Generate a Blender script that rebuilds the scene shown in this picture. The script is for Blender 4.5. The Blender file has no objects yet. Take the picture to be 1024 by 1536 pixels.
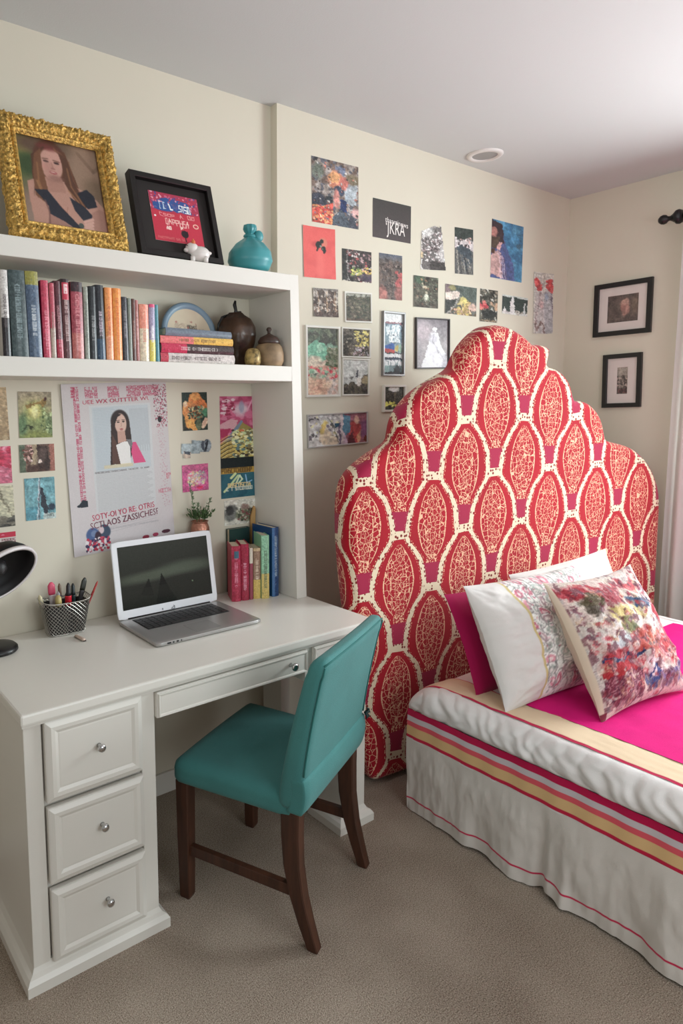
import bpy, bmesh, math, random
import numpy as np
from mathutils import Vector, Matrix, noise
PI = math.pi
R = math.radians
scene = bpy.context.scene
COL = scene.collection

# ------------------------------------------------------------------ camera
F, YAW, PIT, ROL, CX, CY, CZ, SX, SY = 996.39554, 35.50548, 6.31206, -0.50554, -0.36094, -2.16579, 1.51332, -150.05593, -46.98829
_y, _p, _r = R(YAW), R(PIT), R(ROL)
fw = np.array([math.sin(_y)*math.cos(_p), math.cos(_y)*math.cos(_p), -math.sin(_p)])
rt = np.array([math.cos(_y), -math.sin(_y), 0.0]); up = np.cross(rt, fw)
rt2 = rt*math.cos(_r)+up*math.sin(_r); up2 = -rt*math.sin(_r)+up*math.cos(_r)
CAM = np.array([CX, CY, CZ])
cd = bpy.data.cameras.new('camera'); cam = bpy.data.objects.new('camera', cd); COL.objects.link(cam)
cam.matrix_world = Matrix(((rt2[0], up2[0], -fw[0], CX), (rt2[1], up2[1], -fw[1], CY), (rt2[2], up2[2], -fw[2], CZ), (0, 0, 0, 1)))
cd.sensor_fit = 'VERTICAL'; cd.sensor_height = 36.0; cd.sensor_width = 24.0
cd.lens = F*36.0/1536.0
cd.shift_x = -SX/1536.0; cd.shift_y = SY/1536.0
cd.clip_start = 0.02
scene.camera = cam

# ------------------------------------------------------------------ light
scene.view_settings.view_transform = 'Standard'; scene.view_settings.look = 'None'
scene.view_settings.gamma = 1.0; scene.view_settings.use_curve_mapping = False
scene.view_settings.exposure = 0.03
w = bpy.data.worlds.new('daylight'); scene.world = w; w.use_nodes = True
w.node_tree.nodes['Background'].inputs[0].default_value = (1.0, 0.955, 0.89, 1)
w.node_tree.nodes['Background'].inputs[1].default_value = 0.34
def area(name, loc, rot, sx, sy, power, col):
    l = bpy.data.lights.new(name, 'AREA'); l.shape = 'RECTANGLE'; l.size = sx; l.size_y = sy
    l.energy = power; l.color = col
    o = bpy.data.objects.new(name, l); COL.objects.link(o); o.location = loc; o.rotation_euler = rot
    return o
area('window_daylight', (3.56, -1.85, 1.65), (0, R(75), 0), 1.2, 1.45, 112, (0.88, 0.975, 1.0))
left_fill = area('left_fill_light', (-1.35, -1.9, 1.85), (0, R(-96), 0), .9, 1.2, 8, (1.0, .97, .92)); left_fill.data.spread = R(95)  # added fill lamp at the unseen left, brightens the right wall
area('rear_window_daylight', (.9, -3.35, 1.5), (R(80), 0, R(-14)), 1.6, 1.2, 24, (0.87, 0.96, 1.0))

# ------------------------------------------------------------------ helpers
def at(px, py, ax, val):
    """the point of a real plane (ax = val) that the photograph shows at a pixel"""
    d = fw+rt2*(px-512-SX)/F-up2*(py-768-SY)/F
    i = 'xyz'.index(ax); t = (val-CAM[i])/d[i]
    return Vector(CAM+t*d)
def s2l(c):
    c = np.asarray(c, float)
    if c.max() > 1.001: c = c/255.0
    return np.where(c <= 0.04045, c/12.92, ((c+0.055)/1.055)**2.4)
def L(*c):
    return tuple(s2l(np.array(c)))+(1.0,)
MATS = {}
def mat(name, col=(200, 200, 200), rough=0.6, metal=0.0, spec=0.5, bump=0.0, bscale=40, var=0.0, vscale=6, sheen=0.0, attr=False, coat=0.0, detail=3, stretch=None, emit=None, trans=0.0):
    if name in MATS: return MATS[name]
    m = bpy.data.materials.new(name); m.use_nodes = True; MATS[name] = m
    nt = m.node_tree; b = nt.nodes['Principled BSDF']
    b.inputs['Base Color'].default_value = L(*col)
    b.inputs['Roughness'].default_value = rough; b.inputs['Metallic'].default_value = metal
    b.inputs['Specular IOR Level'].default_value = spec
    b.inputs['Sheen Weight'].default_value = sheen; b.inputs['Coat Weight'].default_value = coat
    b.inputs['Transmission Weight'].default_value = trans
    tc = nt.nodes.new('ShaderNodeTexCoord')
    src = tc.outputs['Object']
    if stretch:
        mp = nt.nodes.new('ShaderNodeMapping'); mp.inputs['Scale'].default_value = stretch
        nt.links.new(src, mp.inputs['Vector']); src = mp.outputs['Vector']
    base = None
    if attr:
        a = nt.nodes.new('ShaderNodeAttribute'); a.attribute_name = 'Col'; base = a.outputs['Color']
    if var > 0:
        n = nt.nodes.new('ShaderNodeTexNoise'); n.inputs['Scale'].default_value = vscale; n.inputs['Detail'].default_value = detail
        nt.links.new(src, n.inputs['Vector'])
        rmp = nt.nodes.new('ShaderNodeMapRange'); rmp.inputs['From Min'].default_value = 0.3; rmp.inputs['From Max'].default_value = 0.7
        rmp.inputs['To Min'].default_value = 1-var; rmp.inputs['To Max'].default_value = 1+var
        nt.links.new(n.outputs['Fac'], rmp.inputs['Value'])
        v = nt.nodes.new('ShaderNodeVectorMath'); v.operation = 'SCALE'
        if base: nt.links.new(base, v.inputs[0])
        else: v.inputs[0].default_value = L(*col)[:3]
        nt.links.new(rmp.outputs['Result'], v.inputs['Scale']); base = v.outputs['Vector']
    if base: nt.links.new(base, b.inputs['Base Color'])
    if bump > 0:
        n = nt.nodes.new('ShaderNodeTexNoise'); n.inputs['Scale'].default_value = bscale; n.inputs['Detail'].default_value = 4
        nt.links.new(src, n.inputs['Vector'])
        bp = nt.nodes.new('ShaderNodeBump'); bp.inputs['Strength'].default_value = bump; bp.inputs['Distance'].default_value = 0.004
        nt.links.new(n.outputs['Fac'], bp.inputs['Height']); nt.links.new(bp.outputs['Normal'], b.inputs['Normal'])
    if emit:
        b.inputs['Emission Color'].default_value = L(*col); b.inputs['Emission Strength'].default_value = emit
    return m

class MB:
    """collects geometry that becomes ONE mesh object"""
    def __init__(s): s.v = []; s.f = []; s.c = []; s.smooth = []
    def add(s, vs, fs, col=None, smooth=False, M=None):
        n = len(s.v)
        for p in vs: s.v.append(tuple(M @ Vector(p)) if M else tuple(p))
        for f in fs: s.f.append(tuple(i+n for i in f)); s.smooth.append(smooth)
        if col is None: col = (1, 1, 1)
        if isinstance(col, np.ndarray) and col.ndim == 2: s.c.extend([tuple(x) for x in col])
        else: s.c.extend([tuple(col)]*len(vs))
        return s
    def box(s, a, b, col=None, M=None, bev=0.0):
        bm = bmesh.new(); bmesh.ops.create_cube(bm, size=1)
        for v in bm.verts:
            v.co = Vector([(a[i]+b[i])/2+v.co[i]*(b[i]-a[i]) for i in range(3)])
        if bev: bmesh.ops.bevel(bm, geom=bm.edges[:]+bm.verts[:], offset=bev, segments=2, affect='EDGES', profile=0.6)
        return s.bm(bm, col, M=M)
    def bm(s, bm, col=None, smooth=False, M=None):
        bm.verts.index_update(); vs = [tuple(v.co) for v in bm.verts]; fs = [tuple(v.index for v in f.verts) for f in bm.faces]
        bm.free(); return s.add(vs, fs, col, smooth, M)
    def grid(s, fn, nu, nv, colfn=None, smooth=True, closeu=False, flip=False, M=None):
        vs = []; cs = []
        for j in range(nv+1):
            for i in range(nu if closeu else nu+1):
                u, v = i/nu, j/nv; vs.append(tuple(fn(u, v)))
                if colfn: cs.append(tuple(colfn(u, v))[:3])
        row = nu if closeu else nu+1; fs = []
        for j in range(nv):
            for i in range(nu):
                a = j*row+i; b = j*row+(i+1) % row; c = (j+1)*row+(i+1) % row; d = (j+1)*row+i
                fs.append((a, b, c, d) if not flip else (d, c, b, a))
        return s.add(vs, fs, np.array(cs) if colfn else None, smooth, M)
    def lathe(s, prof, n=24, col=None, c=(0, 0, 0), sx=1, sy=1, M=None, cap=True):
        """profile of (radius, z)"""
        vs = [(c[0]+r*math.cos(2*PI*i/n)*sx, c[1]+r*math.sin(2*PI*i/n)*sy, c[2]+z) for r, z in prof for i in range(n)]
        fs = [(j*n+i, j*n+(i+1) % n, (j+1)*n+(i+1) % n, (j+1)*n+i) for j in range(len(prof)-1) for i in range(n)]
        s.add(vs, fs, col, True, M); k0 = len(s.v)-len(vs)
        if cap and prof[0][0] > 1e-5: s.f.append(tuple(k0+i for i in range(n))[::-1]); s.smooth.append(False)
        if cap and prof[-1][0] > 1e-5: s.f.append(tuple(k0+i for i in range((len(prof)-1)*n, len(prof)*n))); s.smooth.append(False)
        return s
    def tube(s, pts, rad, n=8, col=None, M=None, cap=True):
        pts = [Vector(p) for p in pts]; rr = rad if isinstance(rad, (list, tuple)) else [rad]*len(pts)
        vs = []; ref = None
        for k, p in enumerate(pts):
            t = (pts[min(k+1, len(pts)-1)]-pts[max(k-1, 0)]).normalized()
            if ref is None: ref = Vector((0, 0, 1)) if abs(t.z) < 0.9 else Vector((1, 0, 0))
            a = (ref-t*ref.dot(t)).normalized(); ref = a; b = t.cross(a)
            for i in range(n):
                th = 2*PI*i/n; vs.append(tuple(p+(a*math.cos(th)+b*math.sin(th))*rr[k]))
        fs = [(j*n+i, j*n+(i+1) % n, (j+1)*n+(i+1) % n, (j+1)*n+i) for j in range(len(pts)-1) for i in range(n)]
        if cap: fs += [tuple(range(n))[::-1], tuple(range((len(pts)-1)*n, len(pts)*n))]
        return s.add(vs, fs, col, n > 5, M)
    def prism(s, pts, a, b, axis='y', col=None, M=None, bev=0.0):
        """polygon extruded along an axis; pts are the other two coordinates"""
        bm = bmesh.new()
        def mk(p, t):
            return {'y': (p[0], t, p[1]), 'z': (p[0], p[1], t), 'x': (t, p[0], p[1])}[axis]
        A = [bm.verts.new(mk(p, a)) for p in pts]; B = [bm.verts.new(mk(p, b)) for p in pts]
        n = len(pts); bm.faces.new(A); bm.faces.new(B[::-1])
        for i in range(n): bm.faces.new((A[i], B[i], B[(i+1) % n], A[(i+1) % n]))
        bmesh.ops.recalc_face_normals(bm, faces=bm.faces[:])
        if bev: bmesh.ops.bevel(bm, geom=bm.edges[:], offset=bev, segments=2, affect='EDGES', profile=0.6)
        return s.bm(bm, col, M=M)
    def text(s, string, size, M, col=None, depth=0.0):
        cu = bpy.data.curves.new('lettering', 'FONT'); cu.body = string; cu.size = size; cu.align_x = 'CENTER'; cu.align_y = 'CENTER'; cu.extrude = depth
        cu.resolution_u = 2
        o = bpy.data.objects.new('lettering', cu); COL.objects.link(o)
        dg = bpy.context.evaluated_depsgraph_get(); me = o.evaluated_get(dg).to_mesh()
        vs = [tuple(v.co) for v in me.vertices]; fs = [tuple(p.vertices) for p in me.polygons]
        o.evaluated_get(dg).to_mesh_clear(); bpy.data.objects.remove(o); bpy.data.curves.remove(cu)
        return s.add(vs, fs, col, False, M)
    def build(s, name, material, parent=None, world=False, loc=None):
        me = bpy.data.meshes.new(name); off = Vector((0, 0, 0))
        if world and parent is not None: off = parent.location
        if loc is not None: off = Vector(loc)
        me.from_pydata([tuple(Vector(v)-off) for v in s.v], [], s.f)
        me.polygons.foreach_set('use_smooth', s.smooth)
        ca = me.color_attributes.new('Col', 'FLOAT_COLOR', 'POINT')
        arr = np.ones((len(s.v), 4), np.float32); arr[:, :3] = np.array(s.c, np.float32)[:, :3]
        ca.data.foreach_set('color', arr.ravel())
        me.update(); me.materials.append(material)
        o = bpy.data.objects.new(name, me); COL.objects.link(o)
        if parent is not None: o.parent = parent
        if loc is not None: o.location = loc
        return o
def thing(name, label, cat, loc=(0, 0, 0), rot=(0, 0, 0), group=None):
    o = bpy.data.objects.new(name, None); COL.objects.link(o); o.empty_display_size = 0.05
    o.location = loc; o.rotation_euler = rot; return tag(o, label, cat, group)
def tag(o, label, cat, group=None):
    o['label'] = label; o['category'] = cat
    if group: o['group'] = group
    return o
def struct(mb, name, m, label=None):
    o = mb.build(name, m); o['kind'] = 'structure'; return o
def copy_tree(o, parent=None):
    c = o.copy(); COL.objects.link(c); c.parent = parent
    for ch in list(o.children): copy_tree(ch, c)
    return c
def fbm(x, y, z=0.0, o=3):
    return noise.fractal((x, y, z), 1.0, 2.0, o)

# ------------------------------------------------------------------ painter: printed pictures as fine colour grids
def vnoise(h, w, cells, seed):
    rs = np.random.RandomState(seed)
    gy, gx = max(2, int(cells*h/w)+2), int(cells)+2
    g = rs.rand(gy, gx)
    y = np.linspace(0, gy-1.001, h); x = np.linspace(0, gx-1.001, w)
    yi = y.astype(int); xi = x.astype(int); fy = (y-yi)[:, None]; fx = (x-xi)[None, :]
    fy = fy*fy*(3-2*fy); fx = fx*fx*(3-2*fx)
    a = g[yi][:, xi]; b = g[yi][:, xi+1]; c = g[yi+1][:, xi]; d = g[yi+1][:, xi+1]
    return a*(1-fy)*(1-fx)+b*(1-fy)*fx+c*fy*(1-fx)+d*fy*fx
class CV:
    """a little canvas; colours in sRGB 0..255, coordinates 0..1 with the origin at the top left"""
    def __init__(s, w, h, col, seed=1):
        s.w, s.h = w, h; s.a = np.zeros((h, w, 3))+np.array(col, float); s.seed = seed
        s.X, s.Y = np.meshgrid((np.arange(w)+.5)/w, (np.arange(h)+.5)/h); s.asp = w/h
    def _n(s): s.seed += 7; return s.seed
    def put(s, m, col, al=1.0):
        m = np.clip(m*al, 0, 1)[..., None]; s.a = s.a*(1-m)+np.array(col, float)*m; return s
    def grad(s, top, bot, x0=0, y0=0, x1=1, y1=1):
        t = np.clip((s.Y-y0)/(y1-y0), 0, 1)[..., None]; c = np.array(top, float)*(1-t)+np.array(bot, float)*t
        m = ((s.X >= x0) & (s.X <= x1) & (s.Y >= y0) & (s.Y <= y1))[..., None]
        s.a = np.where(m, c, s.a); return s
    def ell(s, cx, cy, rx, ry, col, rot=0, soft=0.06, al=1):
        dx = (s.X-cx)*s.asp; dy = s.Y-cy; c, q = math.cos(rot), math.sin(rot)
        a = (dx*c+dy*q)/(rx*s.asp); b = (-dx*q+dy*c)/ry; d = np.sqrt(a*a+b*b)
        return s.put(np.clip((1-d)/soft+.5, 0, 1), col, al)
    def poly(s, pts, col, al=1):
        m = np.zeros(s.X.shape, bool); n = len(pts)
        for i in range(n):
            x1, y1 = pts[i]; x2, y2 = pts[(i+1) % n]
            if y1 == y2: continue
            m ^= ((s.Y > min(y1, y2)) & (s.Y <= max(y1, y2)) & (s.X < (x2-x1)*(s.Y-y1)/(y2-y1)+x1))
        return s.put(m.astype(float), col, al)
    def rect(s, x0, y0, x1, y1, col, al=1):
        return s.put(((s.X >= x0) & (s.X < x1) & (s.Y >= y0) & (s.Y < y1)).astype(float), col, al)
    def line(s, pts, wd, col, al=1):
        for (x1, y1), (x2, y2) in zip(pts, pts[1:]):
            ax, ay, bx, by = x1*s.asp, y1, x2*s.asp, y2; dx, dy = bx-ax, by-ay; l = dx*dx+dy*dy+1e-9
            t = np.clip(((s.X*s.asp-ax)*dx+(s.Y-ay)*dy)/l, 0, 1)
            d = np.hypot(s.X*s.asp-ax-t*dx, s.Y-ay-t*dy); s.put(np.clip((wd-d)*s.h+.5, 0, 1), col, al)
        return s
    def blotch(s, col, cells=6, thr=.55, soft=.08, al=1, x0=0, y0=0, x1=1, y1=1):
        n = vnoise(s.h, s.w, cells, s._n()); m = np.clip((n-thr)/soft, 0, 1)
        m *= ((s.X >= x0) & (s.X <= x1) & (s.Y >= y0) & (s.Y <= y1)); return s.put(m, col, al)
    def spots(s, cols, n, r0, r1, x0=0, y0=0, x1=1, y1=1, al=1, el=1.0):
        rd = random.Random(s._n())
        for i in range(n):
            r = rd.uniform(r0, r1)
            s.ell(rd.uniform(x0, x1), rd.uniform(y0, y1), r/s.asp, r*el, cols[rd.randrange(len(cols))], rot=rd.uniform(0, 3), soft=.3, al=al)
        return s
    def grain(s, amt=12, cells=0):
        rs = np.random.RandomState(s._n()); n = rs.rand(s.h, s.w) if not cells else vnoise(s.h, s.w, cells, s._n())
        s.a = s.a+(n[..., None]-.5)*2*amt; return s
    def scrib(s, x0, y0, x1, y1, col, rows=1, per=14, wd=None, al=1, fill=.8):
        """rows of small broken letter-like strokes"""
        rd = random.Random(s._n()); rh = (y1-y0)/rows; cw = (x1-x0)/per
        wd = wd or rh*.09
        for r in range(rows):
            for k in range(per):
                if rd.random() > fill+.12: continue
                cx = x0+k*cw; a, b = cx+cw*.15, cx+cw*.8; t, m, o = y0+r*rh+rh*.12, y0+r*rh+rh*.5, y0+r*rh+rh*.85
                ch = rd.randrange(7)
                P = [[[(a, t), (a, o)], [(a, m), (b, m)], [(b, t), (b, o)]], [[(b, t), (a, t), (a, o), (b, o)]], [[(a, o), (a, t), (b, t), (b, m), (a, m)]],
                     [[(a, t), (b, t)], [((a+b)/2, t), ((a+b)/2, o)]], [[(a, o), ((a+b)/2, t), (b, o)], [(a, m), (b, m)]], [[(b, t), (a, t), (a, m), (b, m), (b, o), (a, o)]],
                     [[(a, t), (a, o), (b, o), (b, t), (a, t)]]][ch]
                for q in P: s.line(q, wd, col, al)
        return s
    def warp(s, amt, cells):
        dx = (vnoise(s.h, s.w, cells, s._n())-.5)*2*amt*s.w; dy = (vnoise(s.h, s.w, cells, s._n())-.5)*2*amt*s.w
        j, i = np.mgrid[0:s.h, 0:s.w]; s.a = s.a[np.clip(j+dy, 0, s.h-1).astype(int), np.clip(i+dx, 0, s.w-1).astype(int)]; return s
    def photo(s, k=1.0):
        s.warp(.020*k, 7).warp(.012*k, 21)
        m = 1+(.4+.6*k)*(.26*(vnoise(s.h, s.w, 10, s._n())-.5)+.26*(vnoise(s.h, s.w, 26, s._n())-.5)); s.a = s.a*m[..., None]; return s
    def blur(s, n=1):
        for _ in range(n):
            p = np.pad(s.a, ((1, 1), (1, 1), (0, 0)), 'edge'); s.a = (p[1:-1, 1:-1]*2+p[:-2, 1:-1]+p[2:, 1:-1]+p[1:-1, :-2]+p[1:-1, 2:])/6
        return s
    def up(s, f=2):
        s.a = np.repeat(np.repeat(s.a, f, 0), f, 1); s.h *= f; s.w *= f; s.X, s.Y = np.meshgrid((np.arange(s.w)+.5)/s.w, (np.arange(s.h)+.5)/s.h); return s
    def lin(s, gain=1.0):
        c = s2l(np.clip(s.a, 0, 255)/255.0)*gain; lum = c.mean(2, keepdims=True)
        return np.clip(lum+(c-lum)*.86, 0, .88)
PG = 1.12
def canvas_grid(mb, cv, W, H, y=0.0, bend=None, gain=PG, M=None, th=0.0012, white=(.75, .74, .71), mask=None):
    """print lying in the local xz plane facing -y, centred on the origin"""
    w, h = cv.w, cv.h; c = cv.lin(gain); xs = (np.arange(w)/(w-1)-.5)*W; zs = (.5-np.arange(h)/(h-1))*H
    vs = []; fs = []
    for j in range(h):
        for i in range(w):
            yy = y+(bend((xs[i]/W)+.5, .5-zs[j]/H) if bend else 0); vs.append((xs[i], yy, zs[j]))
    for j in range(h-1):
        for i in range(w-1):
            if mask is not None and not (mask[j, i] and mask[j+1, i+1] and mask[j, i+1] and mask[j+1, i]): continue
            a = j*w+i; fs.append((a, a+w, a+w+1, a+1))
    mb.add(vs, fs, c.reshape(-1, 3), bend is not None, M)
    if mask is None and th > 0:                      # back and edges of the paper
        ring = [i for i in range(w)]+[j*w+w-1 for j in range(1, h)]+[(h-1)*w+i for i in range(w-2, -1, -1)]+[j*w for j in range(h-2, 0, -1)]
        A = [vs[i] for i in ring]; B = [(p[0], p[1]+th, p[2]) for p in A]; n = len(A)
        mb.add(A+B, [(i, (i+1) % n, n+(i+1) % n, n+i) for i in range(n)]+([tuple(range(n, 2*n))[::-1]] if bend is None else []), white, False, M)
    elif mask is not None: pass
    return mb

# ------------------------------------------------------------------ materials
M_wall = mat('wall_paint', (218, 211, 194), .9, bump=.04, bscale=260, var=.012, vscale=3)
M_ceil = mat('ceiling_paint', (206, 209, 208), .95, bump=.10, bscale=180)
M_white = mat('white_gloss_paint', (228, 224, 216), .32, bump=.015, bscale=20)
M_shelf = mat('white_shelf_paint', (224, 221, 213), .5, bump=.02, bscale=30)
M_teal = mat('teal_fabric', (58, 122, 120), .8, bump=.35, bscale=420, var=.06, vscale=9, sheen=.1)
M_tealseam = mat('teal_piping', (36, 104, 100), .8)
M_wood = mat('dark_walnut', (66, 37, 23), .45, var=.32, vscale=9, stretch=(6, 6, .8), bump=.08, bscale=30)
M_chrome = mat('chrome', (200, 200, 200), .16, metal=1)
M_black = mat('black_paint', (20, 19, 20), .38)
M_col = mat('print_paper', attr=True, rough=.55, spec=.35)
M_gloss = mat('glossy_print', attr=True, rough=.3, spec=.5)
M_cloth = mat('printed_cloth', attr=True, rough=.9, bump=.2, bscale=420, sheen=.15, spec=.25)
M_cloth_white = mat('white_cotton', (226, 222, 220), .85, bump=.12, bscale=300, sheen=.2, spec=.25)
M_pages = mat('book_pages', (214, 202, 178), .9, bump=.5, bscale=300, stretch=(1, 1, .05))
M_magenta = mat('magenta_cloth', (210, 24, 116), .85, spec=.15, bump=.3, bscale=380, var=.06, vscale=14)
def carpet():
    m = mat('beige_carpet', (176, 156, 138), .97, spec=.1)
    nt = m.node_tree; b = nt.nodes['Principled BSDF']; tc = nt.nodes.new('ShaderNodeTexCoord')
    n1 = nt.nodes.new('ShaderNodeTexNoise'); n1.inputs['Scale'].default_value = 290; n1.inputs['Detail'].default_value = 3
    n2 = nt.nodes.new('ShaderNodeTexNoise'); n2.inputs['Scale'].default_value = 3.5; n2.inputs['Detail'].default_value = 3
    for n in (n1, n2): nt.links.new(tc.outputs['Object'], n.inputs['Vector'])
    mx = nt.nodes.new('ShaderNodeMath'); mx.operation = 'MULTIPLY_ADD'; mx.inputs[1].default_value = .3
    nt.links.new(n2.outputs['Fac'], mx.inputs[0]); nt.links.new(n1.outputs['Fac'], mx.inputs[2])
    cr = nt.nodes.new('ShaderNodeValToRGB'); cr.color_ramp.elements[0].position = .42; cr.color_ramp.elements[1].position = .88
    cr.color_ramp.elements[0].color = L(116, 99, 85); cr.color_ramp.elements[1].color = L(210, 194, 177)
    nt.links.new(mx.outputs[0], cr.inputs[0]); nt.links.new(cr.outputs[0], b.inputs['Base Color'])
    bp = nt.nodes.new('ShaderNodeBump'); bp.inputs['Strength'].default_value = .9; bp.inputs['Distance'].default_value = .008
    nt.links.new(n1.outputs['Fac'], bp.inputs['Height']); nt.links.new(bp.outputs['Normal'], b.inputs['Normal'])
    return m

# ------------------------------------------------------------------ room shell
H = 2.706; XR = 3.57; WC = 1.372; NB = .04          # ceiling height, right wall, recess corner, recess wall
struct(MB().box((-1.4, -3.4, -.05), (XR, .2, 0)), 'floor', carpet())
struct(MB().box((-1.4, -3.4, H), (XR+.1, .2, H+.05)), 'ceiling', M_ceil)
struct(MB().box((WC, 0, 0), (XR+.1, .2, H)), 'wall_back', M_wall)
struct(MB().box((-1.4, NB, 0), (WC, .2, H)), 'wall_left', M_wall)
WY0, WY1, WZ0, WZ1 = -1.1, -2.6, .9, 2.4
rw = MB().box((XR, WY0, 0), (XR+.1, 0, H)).box((XR, -3.4, 0), (XR+.1, WY1, H)).box((XR, WY1, 0), (XR+.1, WY0, WZ0)).box((XR, WY1, WZ1), (XR+.1, WY0, H))
struct(rw, 'wall_right', M_wall)
wf = MB()
for a, b in (((XR+.04, WY1, WZ0), (XR+.08, WY0, WZ0+.05)), ((XR+.04, WY1, WZ1-.05), (XR+.08, WY0, WZ1)), ((XR+.04, WY1, WZ0), (XR+.08, WY1+.05, WZ1)), ((XR+.04, WY0-.05, WZ0), (XR+.08, WY0, WZ1)), ((XR+.04, -1.87, WZ0), (XR+.08, -1.83, WZ1))):
    wf.box(a, b)
struct(wf, 'window_1', M_white)
def bboard(mb, x0, y0, x1, y1, name):
    mb.box((x0, y0, 0), (x1, y1, .085), bev=.004); struct(mb, name, M_white)
bboard(MB(), WC, -.014, XR, 0, 'baseboard_back')
bboard(MB(), -1.4, NB-.014, WC, NB, 'baseboard_left')
bboard(MB(), XR-.014, -3.3, XR, -.02, 'baseboard_right')

# recessed ceiling light
cl = at(727, 232, 'z', H)
t = thing('recessed_ceiling_light', 'round white recessed spotlight in the ceiling above the photo wall', 'ceiling light', (cl.x, cl.y, H))
MB().lathe([(.058, -.004), (.062, -.010), (.078, -.009), (.084, -.003), (.084, 0)], 40, cap=False).build('trim_ring', mat('white_plastic', (225, 222, 218), .45), t)
MB().lathe([(0, -.001), (.045, -.001), (.058, -.004)], 32).build('lamp_face', mat('lamp_glass', (150, 150, 150), .3), t)

# ------------------------------------------------------------------ built-in shelf unit
YF = -.22
t = thing('built_in_shelf', 'white built-in wall shelf with two thick boards and a side panel', 'shelf', (0, -.09, 1.61))
MB().box((-1.3, YF, 1.942), (1.2585, NB-.001, 2.0), bev=.003).build('top_shelf', M_shelf, t, True)
MB().box((-1.3, YF, 1.608), (1.266, NB-.001, 1.664), bev=.003).build('lower_shelf', M_shelf, t, True)
sp = MB()
zz = [.764, 1.60, 2.0]
def xo(z): return 1.340-(z-.76)*.036
def xi(z): return 1.290-(z-.76)*.028
bmv = []
for y in (YF, NB-.001):
    for z in (.7625, 2.0):
        bmv += [(xi(z), y, z), (xo(z), y, z)]
sp.add(bmv, [(0, 1, 3, 2), (4, 6, 7, 5), (0, 2, 6, 4), (1, 5, 7, 3), (2, 3, 7, 6), (0, 4, 5, 1)])
sp.build('side_panel', M_shelf, t, True)

# ------------------------------------------------------------------ desk
def panel_front(mb, x0, x1, z0, z1, y, t=.02, rim=.034, dip=.008):
    """raised-and-fielded drawer front facing -y"""
    mb.prism([(x0, z0), (x1, z0), (x1, z1), (x0, z1)], y-t, y, 'y', bev=.004)
    def ring(i, yy): return [(x0+i, yy, z0+i), (x1-i, yy, z0+i), (x1-i, yy, z1-i), (x0+i, yy, z1-i)]
    prof = [(.003, y-t-.0005), (rim*.45, y-t-.006), (rim*.75, y-t-.005), (rim, y-t-.001), (rim+.004, y-t-.0015)]
    vs = []; fs = []
    for i, yy in prof: vs += ring(i, yy)
    for k in range(len(prof)-1):
        for i in range(4): fs.append((k*4+i, k*4+(i+1) % 4, k*4+4+(i+1) % 4, k*4+4+i))
    n = (len(prof)-1)*4; fs.append((n, n+1, n+2, n+3)); mb.add(vs, fs)
def knob(x, y, z, par, k=1.0):
    m = MB(); T = Matrix.Translation((x, y, z)) @ Matrix.Rotation(R(90), 4, 'X')
    m.lathe([(.0065*k, 0), (.0045*k, .004), (.004*k, .012*k), (.009*k, .015*k), (.0115*k, .019*k), (.010*k, .024*k), (.005*k, .0265*k), (0, .027*k)], 20, M=T)
    return m.build('knob', M_chrome, par)
YD = -.55
desk = thing('desk', 'white painted wooden desk with three side drawers and chrome knobs', 'desk', (0, 0, 0))
xs0, xs1 = .098, 1.353
MB().box((xs0, -.578, .732), (xs1, NB-.002, .7615), bev=.006).build('tabletop', M_white, desk)
MB().box((xs0+.006, -.566, .722), (xs1-.006, NB-.004, .733)).build('top_moulding', M_white, desk)
ped = MB().box((.112, YD+.012, .05), (.476, NB-.016, .722)).box((.110, YD-.002, .05), (.156, YD+.03, .722), bev=.002).box((.437, YD-.002, .05), (.480, YD+.03, .722), bev=.002)
ped.build('pedestal', M_white, desk)
def base_mould(x0, x1, y0, y1, par):
    m = MB(); prof = [(0.026, 0), (.026, .028), (.018, .040), (.008, .046), (0.0, .062)]
    vs = []; fs = []
    for o, z in prof: vs += [(x0-o, y0-o, z), (x1+o, y0-o, z), (x1+o, y1, z), (x0-o, y1, z)]
    for k in range(len(prof)-1):
        for i in range(4): fs.append((k*4+i, k*4+(i+1) % 4, k*4+4+(i+1) % 4, k*4+4+i))
    fs += [(3, 2, 1, 0), tuple(range(len(vs)-4, len(vs)))]
    return m.add(vs, fs).build('base_moulding', M_white, par)
base_mould(.112, .478, YD, NB-.016, desk)
for (z0, z1, kx, kz, lb) in ((.503, .728-.006, .307, .619, 'top'), (.277, .489, .309, .393, 'middle'), (.058, .262, .318, .170, 'bottom')):
    m = MB(); panel_front(m, .160, .435, z0, z1, YD+.002, .018)
    d = m.build('drawer', M_white, desk); knob(kx-.003, YD-.018, kz, d)
m = MB(); panel_front(m, .481, 1.043, .640, .716, YD+.006, .022, .012)
d = m.build('drawer', M_white, desk); knob(.965, YD-.022, .684, d, 1.15)
m = MB(); panel_front(m, 1.073, 1.334, .640, .716, YD+.006, .018, .012)
d = m.build('drawer', M_white, desk); knob(1.2, YD-.018, .684, d, 1.15)
MB().box((.478, -.52, .66), (1.34, .0, .722)).box((1.044, YD-.002, .60), (1.072, -.35, .722)).build('apron', M_white, desk)
MB().box((1.216, YD, .03), (1.334, -.40, .722), bev=.003).box((1.29, -.12, .03), (1.334, 0, .722)).build('end_panel', M_white, desk)
base_mould(1.216, 1.332, YD, -.40, desk)

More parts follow.
